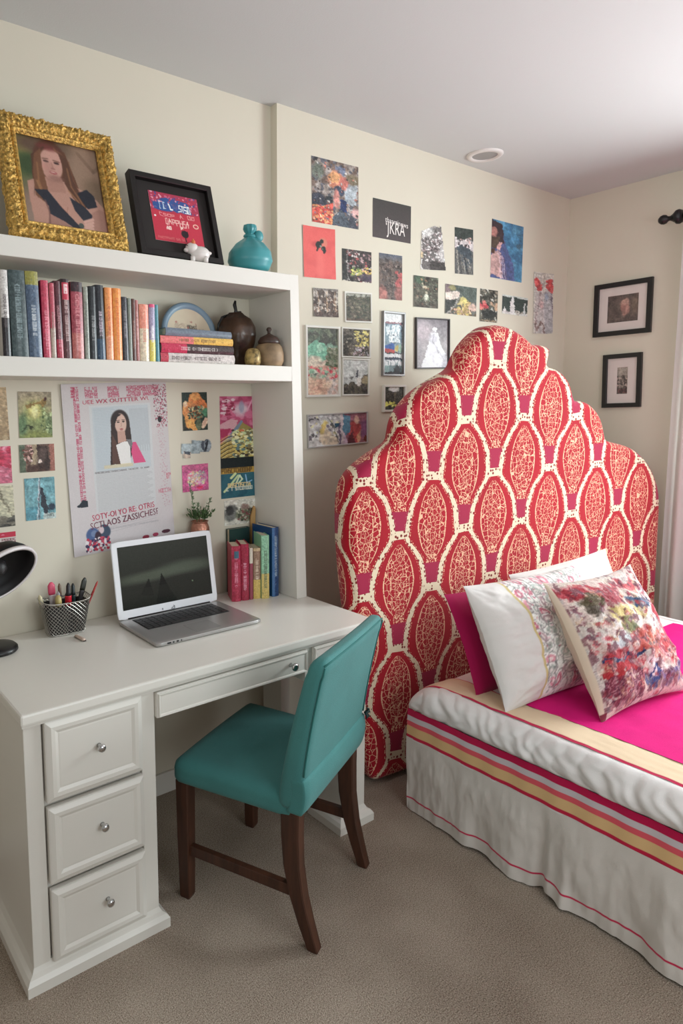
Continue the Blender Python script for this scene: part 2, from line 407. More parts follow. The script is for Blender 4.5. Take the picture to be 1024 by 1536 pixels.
# ------------------------------------------------------------------ rounded boxes and chair
def rbox(mb, a, b, r, n=10, fn=None, col=None, M=None, sub=None):
    """box with rounded edges, subdivided, optionally bent by fn"""
    bm = bmesh.new(); bmesh.ops.create_cube(bm, size=2)
    bmesh.ops.subdivide_edges(bm, edges=bm.edges[:], cuts=n, use_grid_fill=True)
    c = [(a[i]+b[i])/2 for i in range(3)]; h = [(b[i]-a[i])/2 for i in range(3)]
    rr = [min(r, x) for x in h] if not isinstance(r, (list, tuple)) else r
    for v in bm.verts:
        q = [math.copysign(abs(t)**.75, t) if abs(t) < 1 else t for t in v.co]
        p = [q[i]*h[i] for i in range(3)]; inn = [max(-(h[i]-rr[i]), min(h[i]-rr[i], p[i])) for i in range(3)]
        dl = [(p[i]-inn[i])/max(rr[i], 1e-6) for i in range(3)]; ln = math.sqrt(sum(x*x for x in dl))
        if ln > 1e-6: p = [inn[i]+dl[i]/ln*rr[i] for i in range(3)] if ln > 1 else p
        # points lying on flat faces keep ln == 1
        co = Vector([c[i]+p[i] for i in range(3)])
        v.co = fn(co) if fn else co
    return mb.bm(bm, col, True, M)
def sqleg(pts):
    """square-section leg through (x, y, z, half width x, half width y)"""
    m = MB(); vs = []; fs = []
    for x, y, z, hx, hy in pts:
        c = .15
        vs += [(x-hx, y-hy*(1-c), z), (x-hx*(1-c), y-hy, z), (x+hx*(1-c), y-hy, z), (x+hx, y-hy*(1-c), z), (x+hx, y+hy*(1-c), z), (x+hx*(1-c), y+hy, z), (x-hx*(1-c), y+hy, z), (x-hx, y+hy*(1-c), z)]
    for k in range(len(pts)-1):
        for i in range(8): fs.append((k*8+i, k*8+(i+1) % 8, k*8+8+(i+1) % 8, k*8+8+i))
    fs += [tuple(range(8))[::-1], tuple(range(len(vs)-8, len(vs)))]
    return m.add(vs, fs)
chair = thing('dining_chair', 'teal upholstered dining chair with dark wooden legs, pulled up to the white desk', 'chair', (.878, -.604, 0), (0, 0, R(24)))
def seatf(p):
    k = (p.y+.2)/.44; p.x *= 1.0+.05*k
    top = max(0, (p.z-.40)/.075)
    p.z += top*(.018*(1-(p.x/.24)**2)*(1-((p.y-.03)/.26)**2)) + .010*top*(k-.5)
    return p
m = MB(); rbox(m, (-.228, -.18, .378), (.228, .236, .454), (.03, .03, .028), 14, seatf); m.build('seat', M_teal, chair)
def backf(p):
    z = (p.z-.41)/.45
    bend = .016*(p.x/.235)**2
    k = max(0, min(1, (p.y+.196)/.078)); p.y += -.086*max(0, z)**1.4 + bend*.9*z - .028*k*max(0, z)
    if p.z > .8: p.z += -.010*(abs(p.x)/.235)**2
    return p
m = MB(); rbox(m, (-.235, -.196, .408), (.235, -.118, .862), (.018, .03, .03), 16, backf); bk = m.build('backrest', M_teal, chair)
def backpt(x, z, off=0.0):
    p = backf(Vector((x, -.196+off, z))); return p
for sx in (-1, 1):
    pts = [backpt(sx*.228, .52+.325*i/14, .0015) for i in range(15)]
    MB().tube(pts, .0026, 6).build('piping', M_tealseam, bk)
pts = [backpt(-.228+.456*i/12, .850, .006) for i in range(13)]
MB().tube(pts, .0026, 6).build('piping', M_tealseam, bk)
def flapf(p):
    p.y -= .010*math.sin(PI*max(0, min(1, (p.z-.405)/.105))); return backf(p)
m = MB(); rbox(m, (-.2355, -.201, .405), (.2355, -.150, .512), (.010, .010, .008), 10, flapf); m.build('back_flap', M_teal, chair)
kb = backpt(.235, .512, -.004)
m = MB()
for a in range(5):
    th = a*1.3; m.tube([kb, kb+Vector((.012*math.cos(th), -.012, .014*math.sin(th))), kb+Vector((.018*math.cos(th+.5), -.006, .020*math.sin(th+.5)))], [.004, .0035, .002], 6)
m.build('tie_knot', mat('dark_teal_cord', (14, 46, 48), .7), chair)
for sx in (-1, 1):
    sqleg([(sx*.202, .208, .385, .0225, .0225), (sx*.202, .208, .2, .021, .021), (sx*.202, .207, .008, .018, .018), (sx*.202, .207, 0, .016, .016)]).build('leg', M_wood, chair)
    sqleg([(sx*.205, -.158, .412, .021, .028), (sx*.205, -.158, .33, .021, .027), (sx*.204, -.162, .24, .020, .025), (sx*.202, -.177, .15, .0195, .022), (sx*.20, -.200, .07, .018, .019), (sx*.198, -.222, .004, .016, .016), (sx*.198, -.223, 0, .014, .014)]).build('leg', M_wood, chair)
    MB().box((sx*.203-.010, -.16, .145), (sx*.203+.010, .195, .178), bev=.003).build('stretcher', M_wood, chair)

# ------------------------------------------------------------------ headboard
HA = Vector((1.365, -.41)); HB_ANG = -math.atan2(.25, 1.965)
hb_out = [(0.288, 0.012), (0.235, 0.012), (0.149, 0.012), (0.124, 0.094), (0.105, 0.237), (0.079, 0.487), (0.054, 0.677), (0.03, 0.837), (0.016, 0.967), (0.008, 1.093), (0.013, 1.193), (0.034, 1.246), (0.08, 1.289), (0.159, 1.335), (0.217, 1.358), (0.25, 1.378), (0.256, 1.408), (0.265, 1.454), (0.294, 1.502), (0.333, 1.54), (0.377, 1.571), (0.429, 1.6), (0.499, 1.632), (0.564, 1.659), (0.588, 1.707), (0.627, 1.762), (0.689, 1.812), (0.738, 1.838), (0.793, 1.847), (0.857, 1.839), (0.928, 1.817), (0.98, 1.792), (1.007, 1.77), (1.058, 1.775), (1.125, 1.763), (1.115, 1.719), (1.099, 1.681), (1.176, 1.671), (1.233, 1.643), (1.273, 1.598), (1.296, 1.539), (1.316, 1.529), (1.393, 1.526), (1.459, 1.492), (1.509, 1.438), (1.534, 1.375), (1.547, 1.343), (1.616, 1.328), (1.718, 1.311), (1.808, 1.278), (1.898, 1.221), (1.976, 1.132), (2.021, 1.036), (2.023, 0.845), (2.029, 0.561), (2.03, 0.3), (2.03, 0.012)]
def hb_material():
    m = mat('ogee_lace_fabric', (190, 28, 48), .85, spec=.2, sheen=.2); nt = m.node_tree; b = nt.nodes['Principled BSDF']; lk = nt.links
    def N(op, *a):
        n = nt.nodes.new('ShaderNodeMath'); n.operation = op
        for i, x in enumerate(a):
            if isinstance(x, (int, float)): n.inputs[i].default_value = x
            else: lk.new(x, n.inputs[i])
        return n.outputs[0]
    add, sub, mul, div = (lambda a, c: N('ADD', a, c)), (lambda a, c: N('SUBTRACT', a, c)), (lambda a, c: N('MULTIPLY', a, c)), (lambda a, c: N('DIVIDE', a, c))
    ab = lambda a: N('ABSOLUTE', a); lt = lambda a, c: N('LESS_THAN', a, c); gt = lambda a, c: N('GREATER_THAN', a, c)
    mx = lambda a, c: N('MAXIMUM', a, c); mn = lambda a, c: N('MINIMUM', a, c)
    tc = nt.nodes.new('ShaderNodeTexCoord')
    wn = nt.nodes.new('ShaderNodeTexNoise'); wn.inputs['Scale'].default_value = 7; wn.inputs['Detail'].default_value = 1
    lk.new(tc.outputs['Object'], wn.inputs['Vector'])
    wv = nt.nodes.new('ShaderNodeVectorMath'); wv.operation = 'SUBTRACT'; lk.new(wn.outputs['Color'], wv.inputs[0]); wv.inputs[1].default_value = (.5, .5, .5)
    ws = nt.nodes.new('ShaderNodeVectorMath'); ws.operation = 'SCALE'; lk.new(wv.outputs[0], ws.inputs[0]); ws.inputs['Scale'].default_value = .022
    wa = nt.nodes.new('ShaderNodeVectorMath'); wa.operation = 'ADD'; lk.new(tc.outputs['Object'], wa.inputs[0]); lk.new(ws.outputs[0], wa.inputs[1])
    sx = nt.nodes.new('ShaderNodeSeparateXYZ'); lk.new(wa.outputs[0], sx.inputs[0])
    sn = nt.nodes.new('ShaderNodeSeparateXYZ'); lk.new(tc.outputs['Normal'], sn.inputs[0])
    X = add(sx.outputs[0], mul(sx.outputs[1], sn.outputs[0])); Z = add(sx.outputs[2], mul(sx.outputs[1], sn.outputs[2]))
    A = .346; PZ = .450
    u = div(sub(X, .262), A)
    XA = mul(ab(sub(u, N('ROUND', u))), A)                       # distance to the nearest column with squares at z 1.09
    XB = sub(A/2, XA)
    def wrap(v): return mul(sub(v, N('ROUND', v)), 2*PI)
    va = div(sub(Z, 1.065-.235), PZ); thA = wrap(va); thB = wrap(add(va, .5))
    def pinch(t):
        k = div(sub(t, 2.25), .55); return mul(N('EXPONENT', mul(mul(k, k), -1)), .017)
    pd = sub(pinch(thB), pinch(thA))
    dA = add(add(N('MULTIPLY', N('COSINE', thA), .042), A/4), pd)
    s = sub(XA, dA)
    side = lt(s, 0)
    pick = lambda a, c: add(mul(side, a), mul(sub(1, side), c))
    dx = pick(XA, XB); th = pick(thA, thB)
    d = pick(dA, sub(A/2, dA))
    ed = ab(s)
    n2 = nt.nodes.new('ShaderNodeTexNoise'); n2.inputs['Scale'].default_value = 120; lk.new(tc.outputs['Object'], n2.inputs['Vector'])
    rag = mul(sub(n2.outputs['Fac'], .5), .010)
    band = lt(add(ed, rag), .0125)
    junction = mul(gt(th, 2.25), lt(th, 2.72))
    cream = mx(band, mul(junction, gt(add(rag, .0035), 0)))
    square = mx(gt(th, 2.72), lt(th, -2.45))
    # dots on the band
    vd = nt.nodes.new('ShaderNodeTexVoronoi'); vd.inputs['Scale'].default_value = 64; vd.inputs['Randomness'].default_value = .55; lk.new(tc.outputs['Object'], vd.inputs['Vector'])
    dots = mul(lt(vd.outputs['Distance'], .36), mx(gt(ed, .0045), junction))
    # lace motif
    tq = div(add(th, .15), 2.2)
    halfw = mul(mn(mul(N('POWER', mx(sub(1, mul(tq, tq)), 0.0), .8), .078), mx(sub(d, .036), 0.0)), 1.0)
    rel = div(dx, mx(halfw, .004))
    inm = mul(mul(lt(rel, 1.0), gt(th, -2.25)), lt(th, 2.0))
    # pointed drop: narrow towards the top
    ve = nt.nodes.new('ShaderNodeTexVoronoi'); ve.feature = 'DISTANCE_TO_EDGE'; ve.inputs['Scale'].default_value = 44; ve.inputs['Randomness'].default_value = .85; lk.new(wa.outputs[0], ve.inputs['Vector'])
    vf = nt.nodes.new('ShaderNodeTexVoronoi'); vf.feature = 'DISTANCE_TO_EDGE'; vf.inputs['Scale'].default_value = 90; vf.inputs['Randomness'].default_value = 1; lk.new(tc.outputs['Object'], vf.inputs['Vector'])
    core = lt(rel, .52)
    lace = mx(lt(ve.outputs['Distance'], .031), mul(mul(lt(vf.outputs['Distance'], .04), lt(rel, .34)), gt(n2.outputs['Fac'], .5)))
    ring = mul(lt(ab(sub(rel, .95)), .04), gt(n2.outputs['Fac'], .42))
    ring2 = mul(lt(ab(sub(rel, .50)), .035), gt(n2.outputs['Fac'], .5))
    lace = mul(inm, mx(lace, mx(ring, ring2)))
    stem = mul(mul(mul(lt(th, -1.95), gt(th, -2.45)), lt(dx, .03)), gt(n2.outputs['Fac'], .53))
    lace = mx(lace, stem)
    fringe = mul(mul(gt(ed, .0165), lt(ed, .021)), gt(n2.outputs['Fac'], .56))
    lace = mul(mx(lace, fringe), sub(1, mul(square, .85)))
    def mixc(f, a, c):
        n = nt.nodes.new('ShaderNodeMix'); n.data_type = 'RGBA'
        lk.new(f, n.inputs['Factor'])
        for k, x in ((6, a), (7, c)):
            if isinstance(x, tuple): n.inputs[k].default_value = x
            else: lk.new(x, n.inputs[k])
        return n.outputs[2]
    n3 = nt.nodes.new('ShaderNodeTexNoise'); n3.inputs['Scale'].default_value = 5; lk.new(tc.outputs['Object'], n3.inputs['Vector'])
    red = mixc(n3.outputs['Fac'], L(146, 8, 28), L(180, 16, 38))
    c = mixc(square, red, L(158, 30, 66))
    c = mixc(lace, c, L(232, 184, 152))
    c = mixc(cream, c, L(226, 208, 180))
    c = mixc(mul(dots, cream), c, L(128, 40, 36))
    lk.new(c, b.inputs['Base Color'])
    bp = nt.nodes.new('ShaderNodeBump'); bp.inputs['Strength'].default_value = .35; bp.inputs['Distance'].default_value = .003
    lk.new(add(mx(cream, lace), mul(n2.outputs['Fac'], .4)), bp.inputs['Height']); lk.new(bp.outputs['Normal'], b.inputs['Normal'])
    return m
def chaikin(p, n=1, corner=25):
    for _ in range(n):
        q = []; N_ = len(p)
        for i in range(N_):
            a = Vector(p[i]); c = Vector(p[(i+1) % N_]); q += [a.lerp(c, .25), a.lerp(c, .75)]
        p = [tuple(x) for x in q]
    return p
out = chaikin(hb_out, 2)
bm = bmesh.new()
cen = Vector((1.0, .8)); rings = []
nO = len(out)
# signed direction: outline runs clockwise seen from the front; inward normal from neighbours
def inward(i, d):
    a = Vector(out[(i-2) % nO]); c = Vector(out[(i+2) % nO]); tt = (c-a).normalized(); nn = Vector((tt.y, -tt.x)); return Vector(out[i])+nn*d
TH = .095
for d, y in ((0.012, TH), (0, TH-.012), (0, .032), (.003, .020), (.011, .009), (.022, .002), (.036, 0)):
    rings.append([bm.verts.new((*(lambda q: (q.x, y, q.y))(inward(i, d)),)) for i in range(nO)])
for r0, r1 in zip(rings, rings[1:]):
    for i in range(nO): bm.faces.new((r0[i], r0[(i+1) % nO], r1[(i+1) % nO], r1[i]))
es = [bm.edges.get((rings[-1][i], rings[-1][(i+1) % nO])) for i in range(nO)]
bmesh.ops.triangle_fill(bm, use_beauty=True, use_dissolve=False, edges=es)
es = [bm.edges.get((rings[0][i], rings[0][(i+1) % nO])) for i in range(nO)]
bmesh.ops.triangle_fill(bm, use_beauty=True, use_dissolve=False, edges=es)
bmesh.ops.recalc_face_normals(bm, faces=bm.faces[:])
m = MB(); m.bm(bm, None, True)
hb = m.build('headboard', hb_material()); hb.location = (HA.x, HA.y, 0); hb.rotation_euler = (0, 0, HB_ANG)
tag(hb, 'tall scalloped headboard upholstered in red and cream ogee lace fabric', 'headboard')
# auto-smooth like shading for the flat face
for p in hb.data.polygons: p.use_smooth = len(p.vertices) == 4
# ------------------------------------------------------------------ bed
BX0, BX1, BYE = 1.51, 3.10, -2.62
def yhead(x): return -.600-(x-1.5)*.045
bed = thing('bed', 'low bed with white bedding, pink and gold striped skirt and magenta coverlet', 'bed', (2.3, -1.6, 0))
def bl(u, v): return yhead(u)+(BYE-yhead(u))*v
m = MB()
def ytop(x, v): return yhead(x)+(BYE-yhead(x))*v
m.add([(BX0+.06, yhead(BX0)-.01, .10), (BX1-.06, yhead(BX1)-.01, .10), (BX1-.06, BYE+.03, .10), (BX0+.06, BYE+.03, .10), (BX0+.06, yhead(BX0)-.01, .44), (BX1-.06, yhead(BX1)-.01, .44), (BX1-.06, BYE+.03, .44), (BX0+.06, BYE+.03, .44)],
      [(3, 2, 1, 0), (4, 5, 6, 7), (0, 1, 5, 4), (1, 2, 6, 5), (2, 3, 7, 6), (3, 0, 4, 7)])
m.build('mattress', M_cloth_white, bed, True)
def ss(a, b, x):
    t = max(0, min(1, (x-a)/(b-a))); return t*t*(3-2*t)
def headdrop(y, x, r=.13):
    s = (yhead(x)-y)/r
    if s >= 1: return 0
    return 1-math.sqrt(max(0, 1-(1-s)**2))
prof = [(.060, .500), (.045, .503), (.025, .500), (.008, .490), (-.008, .474), (-.018, .455), (-.022, .435), (-.018, .418), (-.008, .405), (.002, .399), (.006, .396)]
def lerp_prof(p, u):
    k = u*(len(p)-1); i = min(int(k), len(p)-2); f = k-i
    q = [p[max(0, min(len(p)-1, i+j))] for j in (-1, 0, 1, 2)]
    def cr(a, b, c, d): return .5*((2*b)+(-a+c)*f+(2*a-5*b+4*c-d)*f*f+(-a+3*b-3*c+d)*f**3)
    return cr(*[x[0] for x in q]), cr(*[x[1] for x in q])
def side_roll(sgn):
    def f(u, v):
        v2 = (v**1.25); px, pz = lerp_prof(prof, u); x = BX0+px if sgn < 0 else BX1-px
        y = ytop(x, v2); hd = headdrop(y, x)
        puck = (abs(math.sin(y*40+3.5*fbm(y*3, u*1.2)+u*1.6))-.6)*.007*math.sin(PI*u)**.8*(1+1.4*fbm(y*5, 3.1)) + .014*fbm(y*3, u*1.5, 7)*math.sin(PI*u) + .0022*math.sin(y*120+6*fbm(y*4, u*2, 3)+u*4)*math.sin(PI*u)
        x += (puck*sgn*1.0)+(.03*hd if sgn < 0 else -.03*hd)
        z = pz+.006*fbm(y*5, u*2, 1)*math.sin(PI*u)-.085*hd*max(0, (pz-.39)/.11)
        return (x, y, z)
    return f
MB().grid(side_roll(1), 20, 60, flip=True).build('comforter', M_cloth_white, bed, True)
m = MB().grid(side_roll(-1), 34, 420, flip=False)
m.build('comforter', M_cloth_white, bed, True)
def top_surf(x0, x1, lift=0.0, wr=1.0):
    def f(u, v):
        x = x0+(x1-x0)*u; y = ytop(x, v**1.2); hd = headdrop(y, x)
        return (x, y, .499+lift+wr*(.004*fbm(x*4, y*4)+.0025*fbm(x*14, y*5, 4))-.085*hd)
    return f
MB().grid(top_surf(BX0+.052, BX1-.05), 30, 90).build('sheet', M_cloth_white, bed, True)
bcol = s2l([218/255, 192/255, 160/255]); b2 = s2l([188/255, 20/255, 70/255])
def bf(u, v):
    return (b2 if u < .10 or u > .955 else bcol)
def bsurf(u, v):
    p = top_surf(BX0+.036, BX0+.158, .009)(u, v); x, y, z = p
    return (x+.004*fbm(y*6, 1.7), y, z-.003*(1-ss(0, .12, u))+.003*math.sin(y*90+2*fbm(y*9, 2))*(u-.5)**2)
MB().grid(bsurf, 40, 200, bf).build('gold_border', M_cloth, bed, True)
o = MB().grid(lambda u, v: (lambda p: (p[0], -.90+(BYE+.90)*v**1.2, p[2]))(top_surf(BX0+.150, BX1-.12, .011)(u, v*.86+.14)), 60, 120).build('coverlet', M_magenta, bed, True)
# striped band
def sband(z):
    for lim, c in ((.3925, None), (.374, (190, 14, 74)), (.356, (206, 196, 200)), (.336, (222, 88, 100)), (.303, (222, 184, 132)), (.292, (196, 30, 66)), (0, (222, 218, 218))):
        if z > lim: return c or (190, 14, 74)
def bandf(sgn):
    def f(u, v):
        z = .400-.114*u; x = (BX0-.004 if sgn < 0 else BX1+.004)-sgn*0
        y = ytop(x, v**1.25); w_ = .004*fbm(y*4, 5.2)+.0015*math.sin(y*60)
        return (x+w_-.004*u, y, z+.004*fbm(y*3, 9))
    return f
cf = lambda u, v: s2l(np.array(sband(.400-.114*u))/255)
MB().grid(bandf(-1), 57, 200, cf).build('striped_band', M_cloth, bed, True)
MB().grid(bandf(1), 57, 10, cf, flip=True).build('striped_band', M_cloth, bed, True)
def skirtf(sgn):
    def f(u, v):
        z = .292-.284*u; x = BX0-.010 if sgn < 0 else BX1+.010; y = ytop(x, v**1.25)
        pl = .026*u*fbm(y*3.2+1, 2.2)+.009*u*math.sin(y*26+5*fbm(y*2, 0))+.010*fbm(y*9, u*1.2, 5)*min(1, u*3)+.004*fbm(y*22, u*2.2, 9)*min(1, u*4)+.012*u*(ss(-1.08, -1.11, -y-2.19)-.5) + .008*u**2*math.sin(y*9)
        if sgn < 0:
            for yc, a in ((-1.135, .022), (-1.215, -.018), (-1.95, .02)):
                pl += a*u*math.exp(-((y-yc)/.018)**2)
            z += .012*u*math.exp(-((y+1.17)/.035)**2)
        z += u*.006*fbm(y*4, 3)
        if sgn < 0: pl -= .01*u
        return (x+pl*(1 if sgn < 0 else -1), y, z)
    return f
def skc(u, v):
    z = .292-.284*u; return s2l(np.array((200, 30, 78) if .047 < z < .055 else (214, 207, 200))/255)
MB().grid(skirtf(-1), 95, 420, skc).build('bed_skirt', M_cloth, bed, True)
MB().grid(skirtf(1), 30, 30, skc, flip=True).build('bed_skirt', M_cloth, bed, True)

# ------------------------------------------------------------------ pillows
def pillow(name, label, w_, h_, T, base, yaw, lean, tilt, colf, colb, group, seed=0, n=64, sag=.0, flange=None, ear=.05, material=None):
    """base = middle of the bottom edge"""
    t = thing(name, label, 'pillow' if 'cushion' not in name else 'cushion', base, (R(lean), R(tilt), R(yaw)), group)
    def shape(side):
        def f(u, v):
            a, b_ = 2*u-1, 2*v-1
            ex = 1-ear*(1-abs(b_)**2.2)-.012*fbm(b_*3+seed, 5.5); ez = 1-ear*(1-abs(a)**2.2)
            th = T/2*1.13*(max(0, 1-abs(a)**2.3)*max(0, 1-abs(b_)**2.3))**.62
            wr = .014*fbm(a*2.0+seed, b_*2.0, 3)+.006*fbm(a*5, b_*5+seed, 8)
            edge = min(1, (1-max(abs(a), abs(b_)))*4)
            # tension creases from corners
            cr = sum(.003*math.sin(18*math.atan2(b_-sb, a-sa))*math.exp(-2.2*math.hypot(a-sa, b_-sb)) for sa in (-1, 1) for sb in (-1, 1))
            return (a*w_/2*ex, side*(th+(wr+cr)*edge), h_/2+b_*h_/2*ez-sag*(1-a*a)*(b_ > 0)*b_)
        return f
    m = MB().grid(shape(-1), n, n, colf, flip=False).grid(shape(1), n, n, colb, flip=True)
    m.build('pillow_cover', material or M_cloth, t)
    return t, shape
def solid(c):
    c = s2l(np.array(c, float)/255); return lambda u, v: c
PWHITE = (216, 211, 207)
def cvf(cv, base=None, gain=PG):
    a = cv.lin(gain)
    def f(u, v):
        i = min(cv.w-1, int(u*cv.w)); j = min(cv.h-1, int((1-v)*cv.h)); return a[j, i]
    return f
pillow('bed_pillow', 'plain magenta pillow, mostly hidden behind the embroidered white pillow', .60, .365, .10, (1.885, -.858, .50), -5, -25, 0, solid((158, 8, 72)), solid((158, 8, 72)), 'pillows leaning on the headboard', 3, 30)
pillow('bed_pillow', 'plain white pillow with beige edge, leaning against the headboard at the back', .60, .39, .13, (2.30, -.870, .503), -8, -22, -4, lambda u, v: s2l(np.array((214, 194, 170) if u > .94 else PWHITE)/255), solid(PWHITE), 'pillows leaning on the headboard', 5, 48)
cv = CV(220, 150, (236, 230, 228), 5)
cv.blotch((225, 226, 222), 12, .5, .2, .5)
rd = random.Random(4)
x0 = .24
cv.rect(x0, 0, .93, 1, (232, 232, 226))
for k in range(70):
    cx, cy = x0+.03+(k % 7)*.095+rd.uniform(-.03, .03), .04+(k//7)*.094+rd.uniform(-.03, .03); c = [(206, 96, 124), (214, 120, 140), (150, 160, 152), (168, 128, 138), (190, 70, 100), (170, 184, 176)][rd.randrange(6)]
    an = rd.uniform(0, 3)
    cv.ell(cx, cy, .034, .075, (120, 112, 116), an, .12, .7).ell(cx, cy, .030, .066, (240, 234, 230), an, .12, 1).ell(cx, cy, .022, .05, c, an, .3, .8).ell(cx, cy, .010, .026, (240, 230, 226), an, .3, .8)
for k in range(9):
    p = [(x0+.02+k*.07, 0)]
    for j in range(1, 12): p.append((x0+.02+k*.07+.03*math.sin(j*1.1+k), j/11))
    cv.line(p, .006, (138, 136, 134), .7)
cv.spots([(190, 70, 100), (120, 118, 120), (226, 180, 190), (140, 150, 146)], 300, .006, .013, x0+.02, 0, .93, 1, .7).warp(.010, 14).grain(14)
cv.rect(0, 0, x0-.012, 1, (216, 211, 207)).rect(.935, 0, 1, 1, (216, 211, 207))
cv.rect(x0-.012, 0, x0+.008, 1, (206, 184, 120))
pillow('bed_pillow', 'white pillow with a pink and grey embroidered paisley panel', .64, .43, .20, (1.875, -1.0, .503), -6, -27, 0, cvf(cv, gain=1.0), solid(PWHITE), 'pillows leaning on the headboard', 9, 120)
# patchwork cushion
cv = CV(180, 180, (204, 186, 172), 21)
cv.blotch((206, 176, 170), 9, .52, .1, .7).blotch((196, 190, 186), 14, .55, .1, .7)
for c, x_, y_, rx, ry in (((176, 40, 56), .20, .10, .20, .06), ((150, 34, 50), .42, .16, .12, .09), ((170, 46, 60), .62, .10, .10, .05), ((200, 70, 80), .74, .16, .08, .05), ((96, 84, 60), .23, .20, .09, .07), ((88, 78, 66), .20, .27, .07, .04),
                          ((206, 186, 112), .40, .36, .12, .12), ((120, 120, 74), .36, .44, .13, .09), ((96, 104, 70), .50, .47, .08, .06), ((60, 86, 120), .66, .27, .11, .035), ((226, 222, 210), .62, .42, .13, .12),
                          ((214, 190, 130), .60, .34, .06, .06), ((178, 62, 50), .50, .55, .15, .09), ((190, 84, 60), .64, .57, .12, .06), ((170, 66, 52), .56, .66, .08, .07), ((176, 26, 44), .84, .40, .065, .10), ((222, 214, 208), .22, .44, .10, .10),
                          ((190, 196, 200), .28, .52, .10, .06), ((164, 24, 40), .22, .68, .16, .10), ((190, 50, 56), .78, .66, .14, .11), ((176, 36, 60), .90, .60, .09, .10), ((90, 70, 120), .88, .84, .14, .07), ((110, 90, 140), .66, .86, .12, .06),
                          ((70, 76, 120), .48, .86, .06, .08), ((226, 222, 222), .52, .76, .07, .10), ((214, 206, 204), .86, .20, .08, .08)):
    cv.ell(x_, y_, rx, ry, c, rd.uniform(-.4, .4), .25, .95)
cv.rect(.06, .74, .40, .95, (120, 40, 62)).rect(.08, .64, .38, .74, (172, 26, 38))
for k in range(12): cv.rect(.06, .75+k*.017, .40, .755+k*.017, (178, 120, 130), .7)
for k in range(18): cv.rect(.06+k*.019, .74, .064+k*.019, .95, (84, 40, 70), .6)
cv.rect(.06, .62, .44, .645, (50, 60, 100)).scrib(.58, .24, .84, .33, (60, 84, 120), 1, 6, .010).line([(.47, .8), (.55, .78), (.56, .87), (.49, .88), (.47, .8)], .012, (44, 66, 130))
for k in range(260):
    x_, y_ = rd.uniform(.05, .97), rd.uniform(.05, .97); r = rd.uniform(.012, .03)
    cv.ell(x_, y_, r, r, [(214, 196, 182), (190, 40, 56), (206, 160, 120), (150, 120, 130), (120, 36, 62)][k % 5], 0, .3, .6).ell(x_, y_, r*.6, r*.6, [(160, 26, 44), (226, 210, 198), (96, 80, 90)][k % 3], 0, .3, .6)
cv.blotch((206, 188, 176), 30, .74, .05, .5).blotch((100, 44, 58), 30, .72, .05, .6).warp(.02, 16).warp(.012, 40).grain(20).rect(0, .0, .03, 1, (216, 196, 172)).rect(0, .95, .04, 1, (130, 40, 60))
pillow('patchwork_cushion', 'square patchwork print cushion in red, gold and cream on the magenta coverlet', .485, .465, .17, (1.968, -1.225, .511), -8, -30, -1, cvf(cv, gain=.95), solid((206, 188, 168)), None, 14, 130, ear=.09)

# ------------------------------------------------------------------ pictures fixed to a wall
def place(corners, plane, val):
    """true rectangle on the wall closest to the four corners TL, TR, BR, BL"""
    P = [at(px, py, plane, val) for px, py in corners]
    c = sum(P, Vector())/4
    r = (P[1]-P[0]+P[2]-P[3])/2; d = (P[0]-P[3]+P[1]-P[2])/2
    W, Hh = r.length, d.length
    hx = r.x if plane == 'y' else -r.y
    hd = d.x if plane == 'y' else -d.y
    ang = (math.atan2(r.z, hx)*.5 - math.atan2(hd, d.z)*.5)
    return c, W, Hh, ang
M_frames = {'white': mat('white_frame', (222, 218, 210), .5), 'grey': mat('grey_metal_frame', (140, 138, 138), .35, metal=.4), 'dark': mat('dark_frame', (74, 70, 72), .4),
            'black': mat('black_frame', (22, 18, 18), .35), 'silver': mat('silver_frame', (196, 194, 192), .35, metal=.3)}
def frame_ring(mb, W, Hh, b, y0, y1, M=None):
    """mitred frame, outer size W x Hh, border b, from the wall (y0) out to y1 (more negative)"""
    def rg(i, y): return [(-W/2+i, y, -Hh/2+i), (W/2-i, y, -Hh/2+i), (W/2-i, y, Hh/2-i), (-W/2+i, y, Hh/2-i)]
    pr = [(b, y0), (0, y0), (0, y1+.001), (.001, y1), (b-.0015, y1), (b, y1+.0015), (b, y0)]
    vs = []; fs = []
    for i, y in pr: vs += rg(i, y)
    for k in range(len(pr)-1):
        for i in range(4): fs.append((k*4+i, k*4+(i+1) % 4, k*4+4+(i+1) % 4, k*4+4+i))
    return mb.add(vs, [f[::-1] for f in fs], None, False, M)
def picture(name, label, cat, cv, corners, plane='y', val=0.0, group=None, frame=None, fb=.006, depth=.012, mats=M_col, curl=0.0, gain=PG, mask=None, matw=0, ph=1.0):
    if name not in ('poster', 'greeting_card', 'lettered_card', 'paper_slip'): cv.photo(ph)
    c, W, Hh, ang = place(corners, plane, val)
    rz = 0 if plane == 'y' else -PI/2
    loc = c+Vector((0, -.0002, 0)) if plane == 'y' else c+Vector((-.0002, 0, 0))
    T = Matrix.Rotation(ang, 4, 'Y').inverted()
    ob = None
    if frame:
        t = thing(name, label, cat, loc, (0, 0, rz), group)
        m = MB(); frame_ring(m, W, Hh, fb, 0, -depth, T); m.build('frame', M_frames[frame], t)
        if matw:
            m = MB(); frame_ring(m, W-2*fb+.001, Hh-2*fb+.001, matw, -.002, -.006, T); m.build('mount', mat('mount_board', (222, 212, 206), .8), t)
        iw, ih = W-2*fb-2*matw, Hh-2*fb-2*matw
        m = MB(); canvas_grid(m, cv, iw+.001, ih+.001, -.0035, None, gain, T); m.build('print', mats, t)
        return t
    bend = None
    if curl: bend = lambda u, v: -curl*((2*u-1)**2)*(.4+.6*abs(2*v-1))
    m = MB(); canvas_grid(m, cv, W, Hh, -.0016, bend, gain, T, mask=mask); o = m.build(name, mats)
    o.location = loc; o.rotation_euler = (0, 0, rz)
    return tag(o, label, cat, group)
